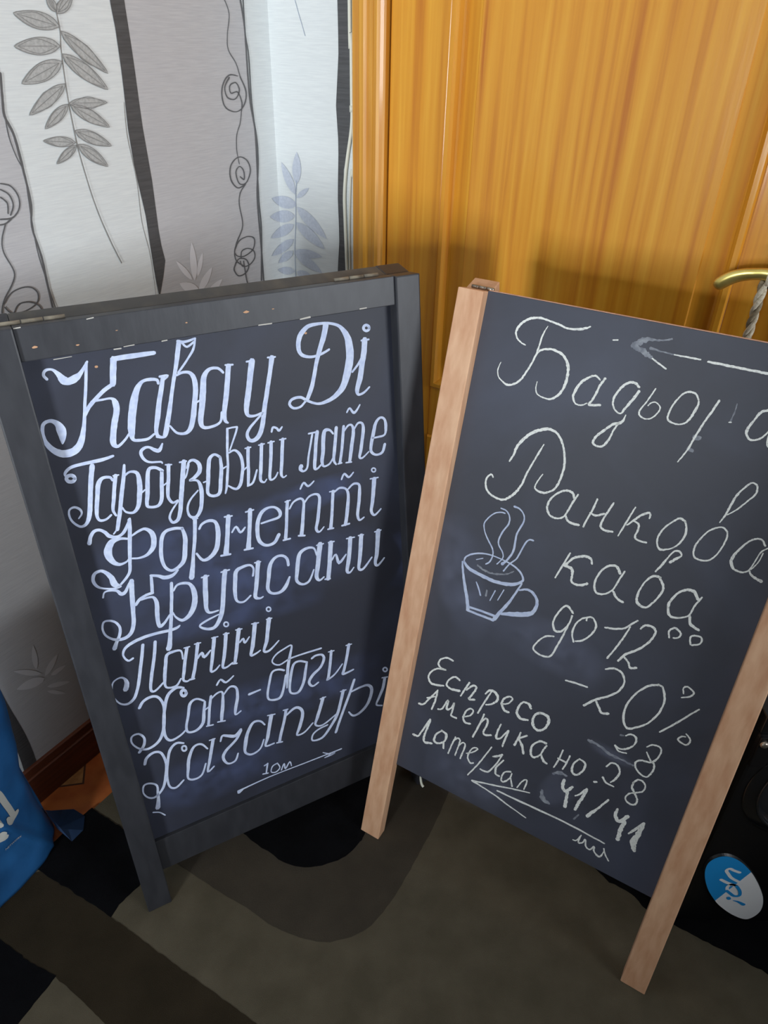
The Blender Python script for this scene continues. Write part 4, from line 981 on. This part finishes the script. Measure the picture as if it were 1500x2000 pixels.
PATCH = {
 'black1': [[-0.6355, 0.9545], [-0.5926, 0.9284], [-0.5343, 0.8975], [-0.4647, 0.8338], [-0.48, 0.783], [-0.4936, 0.7653], [-0.5076, 0.7446], [-0.5164, 0.7196], [-0.5536, 0.7402], [-0.62, 0.7728], [-0.6621, 0.7931], [-0.705, 0.815], [-0.70, 0.855], [-0.668, 0.905]],
 'brown_band': [[-0.7285, 0.7925], [-0.6637, 0.8183], [-0.62, 0.776], [-0.5185, 0.7212], [-0.4524, 0.6844], [-0.3831, 0.6447], [-0.3069, 0.6029], [-0.2042, 0.5449], [-0.0904, 0.479], [-0.2476, 0.4081], [-0.3641, 0.4738], [-0.4673, 0.5389], [-0.5323, 0.5817], [-0.5803, 0.6101], [-0.6377, 0.6349], [-0.7127, 0.6741], [-0.7868, 0.7056]],
 'black2': [[-0.7868, 0.7056], [-0.7127, 0.6741], [-0.6377, 0.6349], [-0.5813, 0.6126], [-0.5991, 0.5762], [-0.6182, 0.5359], [-0.6527, 0.4684], [-0.8258, 0.5318]],
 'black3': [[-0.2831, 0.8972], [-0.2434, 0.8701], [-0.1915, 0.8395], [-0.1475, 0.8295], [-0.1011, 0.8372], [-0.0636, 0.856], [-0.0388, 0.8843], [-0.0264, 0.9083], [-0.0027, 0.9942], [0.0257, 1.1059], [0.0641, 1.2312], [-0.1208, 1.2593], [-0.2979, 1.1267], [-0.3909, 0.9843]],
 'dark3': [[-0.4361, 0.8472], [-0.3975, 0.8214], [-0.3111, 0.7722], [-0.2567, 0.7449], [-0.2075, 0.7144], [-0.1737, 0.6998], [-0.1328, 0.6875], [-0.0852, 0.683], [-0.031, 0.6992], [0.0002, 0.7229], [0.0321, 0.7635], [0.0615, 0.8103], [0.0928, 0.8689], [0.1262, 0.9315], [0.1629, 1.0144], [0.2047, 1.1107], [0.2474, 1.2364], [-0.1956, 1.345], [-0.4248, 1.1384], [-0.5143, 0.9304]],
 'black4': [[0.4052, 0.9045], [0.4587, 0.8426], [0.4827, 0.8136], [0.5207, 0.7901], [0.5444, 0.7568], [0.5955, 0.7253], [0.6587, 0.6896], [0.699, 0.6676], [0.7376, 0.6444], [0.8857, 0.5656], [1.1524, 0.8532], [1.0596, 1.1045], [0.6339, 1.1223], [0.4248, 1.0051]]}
slab('carpet_motif', fuzz(PATCH['brown_band'], .002, .008), -.004, .0008, M['carpet_brown'])
slab('carpet_motif', fuzz(PATCH['dark3'], .002, .008, True), -.004, .0006, M['carpet_dark'])
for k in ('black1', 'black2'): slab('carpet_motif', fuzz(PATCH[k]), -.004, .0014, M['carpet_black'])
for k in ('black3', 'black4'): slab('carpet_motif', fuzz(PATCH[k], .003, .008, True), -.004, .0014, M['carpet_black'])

# ------------------------------------------------------------------ the two A-frame boards
def halves(L, lean, D):
    s, c = math.sin(lean), math.cos(lean)
    front = lambda u, d, v: Vector((u, v * s - d * c, v * c + d * s))
    back = lambda u, d, v: Vector((u, D - (v * s - d * c), v * c + d * s))
    return front, back

def foot_box(bm, f, u0, u1, d0, d1, v1, bev, zcut=0.0):
    """post whose foot is cut level with the ground"""
    box(bm, f, u0, u1, d0, d1, -.06, v1, bev)
    geom = bm.verts[:] + bm.edges[:] + bm.faces[:]
    r = bmesh.ops.bisect_plane(bm, geom=geom, plane_co=(0, 0, zcut), plane_no=(0, 0, 1), clear_inner=True)
    es = [e for e in r['geom_cut'] if isinstance(e, bmesh.types.BMEdge)]
    bmesh.ops.holes_fill(bm, edges=es)

def lettering(parent, f, groups, m, d, name='chalk_lettering', rough=.1, n=4, thin=1.0):
    for g, lab in groups:
        bm = bmesh.new()
        for i, ln in enumerate(CHALK[g].strip().split('\n')):
            ribbon(bm, [(a, b, w * thin) for a, b, w in parse(ln)], lambda a, b, o: f(a, o, b), d + .0003 + i * 8e-6, rough=rough, n=n)
        o = link(name, bm, m, parent, smooth='keep')
        if lab: o['label'] = lab

def dust(parent, f, g, d, m):
    for i, ln in enumerate(CHALK[g].strip().split('\n')):
        pts = cat(parse(ln), 10); bm = bmesh.new(); lay = bm.verts.layers.float.new('dust'); prev = None
        n = len(pts)
        for k, (a, b, w) in enumerate(pts):
            p0 = pts[max(k - 1, 0)]; p1 = pts[min(k + 1, n - 1)]
            l = math.hypot(p1[0] - p0[0], p1[1] - p0[1]); na, nb = -(p1[1] - p0[1]) / l, (p1[0] - p0[0]) / l
            e = math.sin(math.pi * min(1, (k + .0) / (n - 1)))
            row = []
            for t in (-1, -.5, 0, .5, 1):
                v = bm.verts.new(f(a + na * w * .75 * t, d + 5e-6 * i, b + nb * w * .75 * t)); v[lay] = e * (1 - t * t) ** 1.0
                row.append(v)
            if prev:
                for q in range(4): bm.faces.new((prev[q], prev[q + 1], row[q + 1], row[q]))
            prev = row
        link('chalk_dust', bm, m, parent, smooth='keep')

def hinge(bm, f, u0, u1, v, d):
    c = f(u0, d, v); n = 3
    w = (u1 - u0) / n
    for k in range(n):
        a, b = f(u0 + k * w + .0008, d, v), f(u0 + (k + 1) * w - .0008, d, v)
        tube(bm, [a, b], .0032, 10)

# --- left board: everything painted black
LL, LW, LP, LLEAN = 1.13287, .66138, .0457, .14817
T_L = .030
T_LB = .038
DL = 2 * LL * math.sin(LLEAN) + (T_L + T_LB) * math.cos(LLEAN) + .004
left = empty('a_frame_chalkboard', (-.44496, .73013, .0015), .51134)
tag(left, 'black painted A-frame chalkboard with white decorative menu lettering, standing on the left', 'chalkboard')
LFm, LBm = halves(LL, LLEAN, DL)
def part(name, parent, f, boxes, m, bev=.002, foot=False, label=None):
    bm = bmesh.new()
    for b in boxes:
        if foot: foot_box(bm, f, b[0], b[1], b[2], b[3], b[5], bev)
        else: box(bm, f, *b, bev)
    o = link(name, bm, m, parent)
    if label: o['label'] = label
    return o
for u0, u1 in ((0, LP), (LW - LP, LW)):
    part('post', left, LFm, [(u0, u1, -T_L, 0, 0, LL)], M['black_paint'], .0025, True)
    part('post', left, LBm, [(u0, u1, -T_LB, 0, 0, LL)], M['black_paint'], .0025, True)
RAIL = -.005
part('top_rail', left, LFm, [(LP, LW - LP, -T_L, RAIL, 1.087, LL)], M['black_paint'], .0012)
part('bottom_rail', left, LFm, [(LP, LW - LP, -T_L, -.0145, .0765, .1545)], M['black_paint'], .0012)
pan = part('writing_panel', left, LFm, [(LP - .002, LW - LP + .002, -.029, -.023, .150, 1.092)], M['slate_l'], .0004)
part('top_rail', left, LBm, [(LP, LW - LP, -T_LB, -.003, 1.085, LL)], M['black_worn'], .0012, label='worn grey-brown top rail')
part('bottom_rail', left, LBm, [(LP, LW - LP, -T_L, -.006, .0765, .150)], M['black_paint'], .0012)
part('back_panel', left, LBm, [(LP - .002, LW - LP + .002, -.024, -.018, .146, 1.09)], M['black_paint'], .0004)
for a, b in ((.030, .115), (.520, .600)):
    bm = bmesh.new(); hinge(bm, LFm, a, b, LL + .0015, -T_L - .001)
    link('hinge', bm, M['hinge_worn'], left, True)
lettering(pan, LFm, [('L1', None), ('L2', None), ('L3', None), ('L4', None), ('L5', None), ('L6', None), ('L7', None), ('L8', 'thin white arrow pointing right with a small distance note above it')], M['chalk_blue'], -.023)
dust(pan, LFm, 'LD', -.0229, M['dust_blue'])
# chips through the paint, worn arrises
for i, (u, v, r) in enumerate([(.3616, 1.1102, .0042), (.4037, 1.109, .0018), (.2705, 1.1074, .0016), (.1734, 1.1108, .0012), (.0661, 1.1044, .0030), (.1194, 1.0990, .0020)]):
    bm = bmesh.new()
    vs = [bm.verts.new(LFm(u + math.cos(a) * r * (.9 + .5 * random.random()), RAIL + .0004, v + math.sin(a) * r * (.3 + .35 * random.random()))) for a in [k * math.pi / 4 for k in range(8)]]
    bm.faces.new(vs)
    link('paint_chip', bm, M['bare_wood'], left, smooth='keep')
for i, (u, v, r) in enumerate([(.1381, 1.0619, .0022), (.4596, 1.061, .0022)]):
    bm = bmesh.new()
    vs = [bm.verts.new(LFm(u + math.cos(a) * r * (1 + .4 * random.random()), -.0226, v + math.sin(a) * r * .8)) for a in [k * math.pi / 4 for k in range(8)]]
    bm.faces.new(vs)
    link('paint_chip', bm, M['bare_wood'], left, smooth='keep')
for i, ln in enumerate(CHALK['LW'].strip().split('\n')):
    bm = bmesh.new(); ribbon(bm, parse(ln), lambda a, b, o: LFm(a, o, b), RAIL + .0005 + i * 8e-6, rough=.8)
    link('scratch', bm, M['scratch'], left, smooth='keep')

# --- right board: natural pine posts, black panel
RL, RW, RP, RLEAN = 1.14671, .61532, .04471, .2529
T_R = .026
T_RB = .042
DR = 2 * RL * math.sin(RLEAN) + (T_R + T_RB) * math.cos(RLEAN) - .002
right = empty('a_frame_chalkboard', (-.03495, .91714, .0015), -.53462)
tag(right, 'A-frame chalkboard with natural pine posts, a chalk coffee cup and a price list', 'chalkboard')
RFm, RBm = halves(RL, RLEAN, DR)
for u0, u1 in ((0, RP), (RW - RP, RW)):
    part('post', right, RFm, [(u0, u1, -T_R, 0, 0, RL)], M['pine'], .0018, True)
    part('post', right, RBm, [(u0, u1, -T_RB, 0, 0, RL)], M['pine'], .0018, True)
rpan = part('writing_panel', right, RFm, [(RP, RW - RP, -.026, -.020, .1910, RL + .001)], M['slate_r'], .0005)
part('back_rail', right, RBm, [(RP, RW - RP, -T_R, -.010, .28, .325)], M['pine'], .0015)
part('panel_edge', right, RFm, [(RP + .001, RW - RP - .001, -.0262, -.0212, RL + .001, RL + .0026)], M['pine_end'], .0004, label='bare brown top edge of the black panel')
for a, b in ((.012, .052), (RW - .052, RW - .012)):
    bm = bmesh.new(); hinge(bm, RFm, a, b, RL + .0035, -T_R + .000)
    link('hinge', bm, M['steel'], right, True)
lettering(rpan, RFm, [('R1', None), ('R2', None), ('R3', None), ('R4', None), ('R5', None), ('R6', None), ('R7', None), ('R8', None), ('R9', 'thin chalk arrow pointing left over a small scribbled word'), ('R10', 'column of chalk prices')], M['chalk_white'], -.020, rough=.5, n=6, thin=.88)
lettering(rpan, RFm, [('R11', 'white chalk drawing of a steaming coffee cup')], M['chalk_blue'], -.020, name='chalk_drawing', rough=.3)
for i, ln in enumerate(CHALK['RS'].strip().split('\n')):
    bm = bmesh.new(); ribbon(bm, parse(ln), lambda a, b, o: RFm(a, o, b), -.01985 + i * 8e-6, rough=.9, n=6)
    link('chalk_smear', bm, M['chalk_smear'], rpan, smooth='keep')
dust(rpan, RFm, 'RD', -.01993, M['dust_grey'])
# cord that keeps the legs from spreading, its end showing under the panel
bm = bmesh.new()
tube(bm, [RFm(*p) for p in cat([(.096, -.034, .215), (.0975, -.034, .195), (.0985, -.033, .178), (.1035, -.032, .165), (.1085, -.032, .160)], 5)], .0026, 8)
link('tie_cord', bm, M['cable'], right, True)

# ------------------------------------------------------------------ blue bag by the wall
bag = empty('shopping_bag', (-.76, .73, 0)); tag(bag, 'blue shopping bag with white print standing on the carpet left of the black board', 'bag')
bpy.context.view_layer.update()
BD = Vector((-.3622, -.9321, 0)); BN = Vector((.9321, -.3622, 0)); BP = Vector((-.65, .927, 0))
def edge_u(z):          # right-hand outline of the bag
    pts = [(0, .026), (.03, .030), (.10, .034), (.16, .040), (.218, .044), (.29, .030), (.38, .020), (.44, .020), (.50, .032), (.56, .06)]
    for (a, b), (c, d) in zip(pts, pts[1:]):
        if a <= z <= c: return b + (d - b) * (z - a) / (c - a)
    return pts[-1][1]
def bagf(u, z, off=0.0):
    """front face with folds"""
    q = Vector((u * 9, z * 7, 1.3))
    bulge = .018 * math.sin(min(1, max(0, (u - .03) / .36)) * math.pi) * (1 - z)
    f = noise.noise(q) * .016 + noise.noise(q * 2.3) * .006
    # overlapping fold that crosses the print
    t = z - (.008 + (u - .0725) * 2.45)
    f += -.010 / (1 + math.exp(-t * 140)) + .006 * math.exp(-(t / .02) ** 2)
    return BP + BD * u + BN * (bulge + f - .020 - z * .02 + off) + ZU * (z + .0022)
bm = bmesh.new()
NU, NZ = 60, 70
grid = []
for j in range(NZ + 1):
    z = .54 * j / NZ
    u0, u1 = edge_u(z), .42
    grid.append([bm.verts.new(bagf(u0 + (u1 - u0) * i / NU, z, -.028 * (1 - min(1, i / 5)) ** 2)) for i in range(NU + 1)])
backg = []
for j in range(NZ + 1):
    z = .54 * j / NZ
    u0, u1 = edge_u(z), .42
    dep = .055 * (1 - .5 * z / .54)
    backg.append([bm.verts.new(BP + BD * (u0 + .006 + (u1 - u0) * i / NU) - BN * (.046 + dep * math.sin(math.pi * (i + 3) / (NU + 6)) + z * .02 - .004) + ZU * (z + .0022)) for i in range(NU + 1)])
for g in (grid, backg):
    for j in range(NZ):
        for i in range(NU): bm.faces.new((g[j][i], g[j][i + 1], g[j + 1][i + 1], g[j + 1][i]))
for j in range(NZ):
    bm.faces.new((grid[j][0], grid[j + 1][0], backg[j + 1][0], backg[j][0])); bm.faces.new((grid[j][NU], backg[j][NU], backg[j + 1][NU], grid[j + 1][NU]))
for i in range(NU): bm.faces.new((grid[0][i], backg[0][i], backg[0][i + 1], grid[0][i + 1]))
wpart('bag_body', bm, M['bag'], bag, True)
# gusset flap folded out at the base
bm = bmesh.new()
fv = []
for (u, z, o) in [(.045, .075, -.036), (.030, .050, -.040), (.006, .020, -.040), (-.012, .003, -.030), (-.008, .003, .004), (.020, .003, .024), (.050, .003, .020)]:
    fv.append(bm.verts.new(BP + BD * u + BN * o + ZU * z))
c = bm.verts.new(BP + BD * .05 + BN * (-.012) + ZU * .030)
for i in range(len(fv)): bm.faces.new((fv[i], fv[(i + 1) % len(fv)], c))
bmesh.ops.solidify(bm, geom=bm.faces[:], thickness=.0012)
wpart('bag_gusset', bm, M['bag_side'], bag)
bm = bmesh.new()
fb = lambda a, b, o: bagf(a, b, o)
for st in ([(.150, .236, .013), (.1283, .2497, .013), (.1215, .2053, .013), (.1171, .1661, .013)], [(.1339, .1768, .012), (.1229, .1643, .013), (.1077, .163, .013)], [(.1523, .2161, .009), (.1519, .1895, .008)]):
    ribbon(bm, [(a, b, w) for a, b, w in st], fb, .0022, n=8)
wpart('bag_print', bm, M['bag_print'], bag, smooth='keep')
bm = bmesh.new()
ribbon(bm, [(.1683, .1638, .013), (.1603, .1585, .014), (.1522, .1532, .012)], fb, .0022, n=4); ribbon(bm, [(.1629, .1700, .008), (.1557, .1690, .008), (.1515, .1623, .008)], fb, .0025, n=4)
wpart('bag_print', bm, M['bag_print'], bag, smooth='keep')
def text_on(parent, name, body, f, origin, direction, size, m, off):
    cu = bpy.data.curves.new(name, 'FONT'); cu.body = body; cu.size = size; cu.resolution_u = 2
    to = bpy.data.objects.new(name, cu); COL.objects.link(to)
    bpy.context.view_layer.update()
    me = bpy.data.meshes.new_from_object(to.evaluated_get(bpy.context.evaluated_depsgraph_get()))
    bpy.data.objects.remove(to)
    dx, dy = direction
    for v in me.vertices:
        x, y = v.co.x, v.co.y
        v.co = f(origin[0] + x * dx - y * dy * -1 * 1.0, origin[1] + x * dy + y * abs(dx), off)
    me.materials.append(m)
    o = bpy.data.objects.new(name, me); COL.objects.link(o)
    o.parent = parent; o.matrix_parent_inverse = parent.matrix_world.inverted()
    return o
text_on(bag, 'bag_text', 'NETWORK', fb, (.1624, .122), (-.983, -.18), .0075, M['bag_print'], .0026)

# ------------------------------------------------------------------ black loudspeaker behind the right post
spk = empty('loudspeaker', (.78, .82, .0015)); tag(spk, 'black loudspeaker box with an oval blue and white badge, behind the right pine post', 'loudspeaker')
bpy.context.view_layer.update()
SY = .74
fs = lambda u, d, v: Vector((u, SY - d, v + .0015))
X0, X1, SH = .592, .892, .590
bm = bmesh.new(); box(bm, fs, X0, X1, -.16, 0, 0, SH - .037, .006)
wpart('cabinet', bm, M['speaker'], spk)
bm = bmesh.new(); box(bm, fs, X0, X1, -.16, -.002, SH - .035, SH, .002)
wpart('cabinet_top', bm, M['speaker'], spk)
bm = bmesh.new(); box(bm, fs, X0 + .002, .620, -.02, .003, .4795, .549, .002)
wpart('corner_plate', bm, M['speaker'], spk)
def disc(cx, cz, prof, seg=64):
    bm = bmesh.new(); rows = []
    for r, h in prof:
        rows.append([bm.verts.new(fs(cx + r * math.cos(2 * math.pi * k / seg), h, cz + r * math.sin(2 * math.pi * k / seg))) for k in range(seg)])
    for a, b in zip(rows, rows[1:]):
        for k in range(seg): bm.faces.new((a[k], a[(k + 1) % seg], b[(k + 1) % seg], b[k]))
    bm.faces.new(rows[-1])
    return bm
# woofer: wide rubber surround, glossy inner lip, cone and cap
CXW, CZW = .742, .420
R0 = .112
wpart('woofer_rim', disc(CXW, CZW, [(R0 + .022, .0005), (R0 + .020, .003), (R0 + .006, .008), (R0, .010), (R0 - .004, .007), (R0 - .006, .0015)]), M['speaker_gloss'], spk, True)
wpart('woofer_cone', disc(CXW, CZW, [(R0 - .006, .0022), (R0 - .020, .0060), (R0 - .034, .0022), (.04, .0020), (.038, .008), (.024, .014), (.005, .016)]), M['rubber'], spk, True)
wpart('woofer_glint_lip', disc(CXW, CZW, [(R0 + .0035, .0085), (R0 + .0025, .0125), (R0 - .0005, .0130), (R0 - .0020, .0100), (R0 - .0025, .0030)]), M['lip'], spk, True)  # bright metal lip added for the glint along the rim
bm = disc(.6015, .5355, [(.0065, .001), (.0062, .0055), (.0045, .0075), (.001, .0078)], 20)
wpart('screw', bm, M['steel'], spk, True)
# badge: two-tone oval plate with raised lettering
st = [(.6056, .1722), (.6037, .2099), (.6222, .229), (.6515, .2197), (.6861, .1837), (.7186, .1323), (.7406, .084), (.7464, .0422), (.7305, .0152), (.701, .0279), (.6712, .0541), (.6498, .0801), (.6242, .1226)]
P = st[-1:] + st + st[:2]; ov = []
for i in range(1, len(P) - 2):
    for k in range(6):
        t = k / 6
        ov.append(tuple(0.5 * ((2 * P[i][j]) + (P[i + 1][j] - P[i - 1][j]) * t + (2 * P[i - 1][j] - 5 * P[i][j] + 4 * P[i + 1][j] - P[i + 2][j]) * t * t + (3 * P[i][j] - P[i - 1][j] - 3 * P[i + 1][j] + P[i + 2][j]) * t ** 3) for j in range(2)))
sa, sb = (.6498, .0801), (.6881, .1797)
def sd(p): return (sb[0] - sa[0]) * (p[1] - sa[1]) - (sb[1] - sa[1]) * (p[0] - sa[0])
def half(sign):
    out = []
    for i in range(len(ov)):
        a, b = ov[i], ov[(i + 1) % len(ov)]
        fa, fb_ = sd(a) * sign, sd(b) * sign
        if fa >= 0: out.append(a)
        if fa * fb_ < 0:
            t = fa / (fa - fb_); out.append((a[0] + (b[0] - a[0]) * t, a[1] + (b[1] - a[1]) * t))
    return out
cxs = sum(p[0] for p in ov) / len(ov); czs = sum(p[1] for p in ov) / len(ov)
bm = bmesh.new()
lo = [bm.verts.new(fs(cxs + (a - cxs) * 1.03, .0005, czs + (b - czs) * 1.03)) for a, b in ov]; hi = [bm.verts.new(fs(cxs + (a - cxs) * 1.0, .0042, czs + (b - czs) * 1.0)) for a, b in ov]
bm.faces.new(hi)
for i in range(len(ov)): bm.faces.new((lo[i], lo[(i + 1) % len(ov)], hi[(i + 1) % len(ov)], hi[i]))
badge = wpart('badge', bm, M['rubber'], spk)
ringp = [(cxs + (a - cxs) * 1.22 + .010, czs + (b - czs) * 1.16 + .006) for a, b in ov]
for nm, sg, mm in (('badge_face', 1, 'sticker_blue'), ('badge_face', -1, 'sticker_white')):
    bm = bmesh.new(); bm.faces.new([bm.verts.new(fs(a, .0047, b)) for a, b in half(sg)])
    o = link(nm, bm, M[mm], badge, smooth='keep')
def glyph(strokes, mm, off):
    bm = bmesh.new()
    for s in strokes: ribbon(bm, s, lambda a, b, o: fs(a, o, b), off, n=6)
    link('badge_lettering', bm, M[mm], badge, smooth='keep')
W_ = .0062
glyph([[(.668, .1788, W_), (.6556, .1851, W_), (.6464, .1908, W_), (.6419, .1846, W_), (.6482, .1739, W_), (.6581, .1606, W_), (.6757, .1474, W_)],
       [(.6401, .1543, .0062), (.6553, .1437, .007), (.6752, .1333, .007)],
       [(.6752, .1340, .006), (.6645, .1385, .006), (.6593, .1298, .0065), (.6625, .1170, .006)]], 'sticker_white', .0051)
glyph([[(.6752, .1333, W_), (.6862, .1166, W_), (.6897, .1010, W_), (.6800, .0995, W_), (.6700, .1085, W_), (.6610, .1175, W_)],
       [(.6713, .0928, .0075), (.6741, .0885, .0075)],
       [(.6835, .083, .002), (.6941, .079, .005), (.7073, .0692, .008)]], 'sticker_blue', .0053)
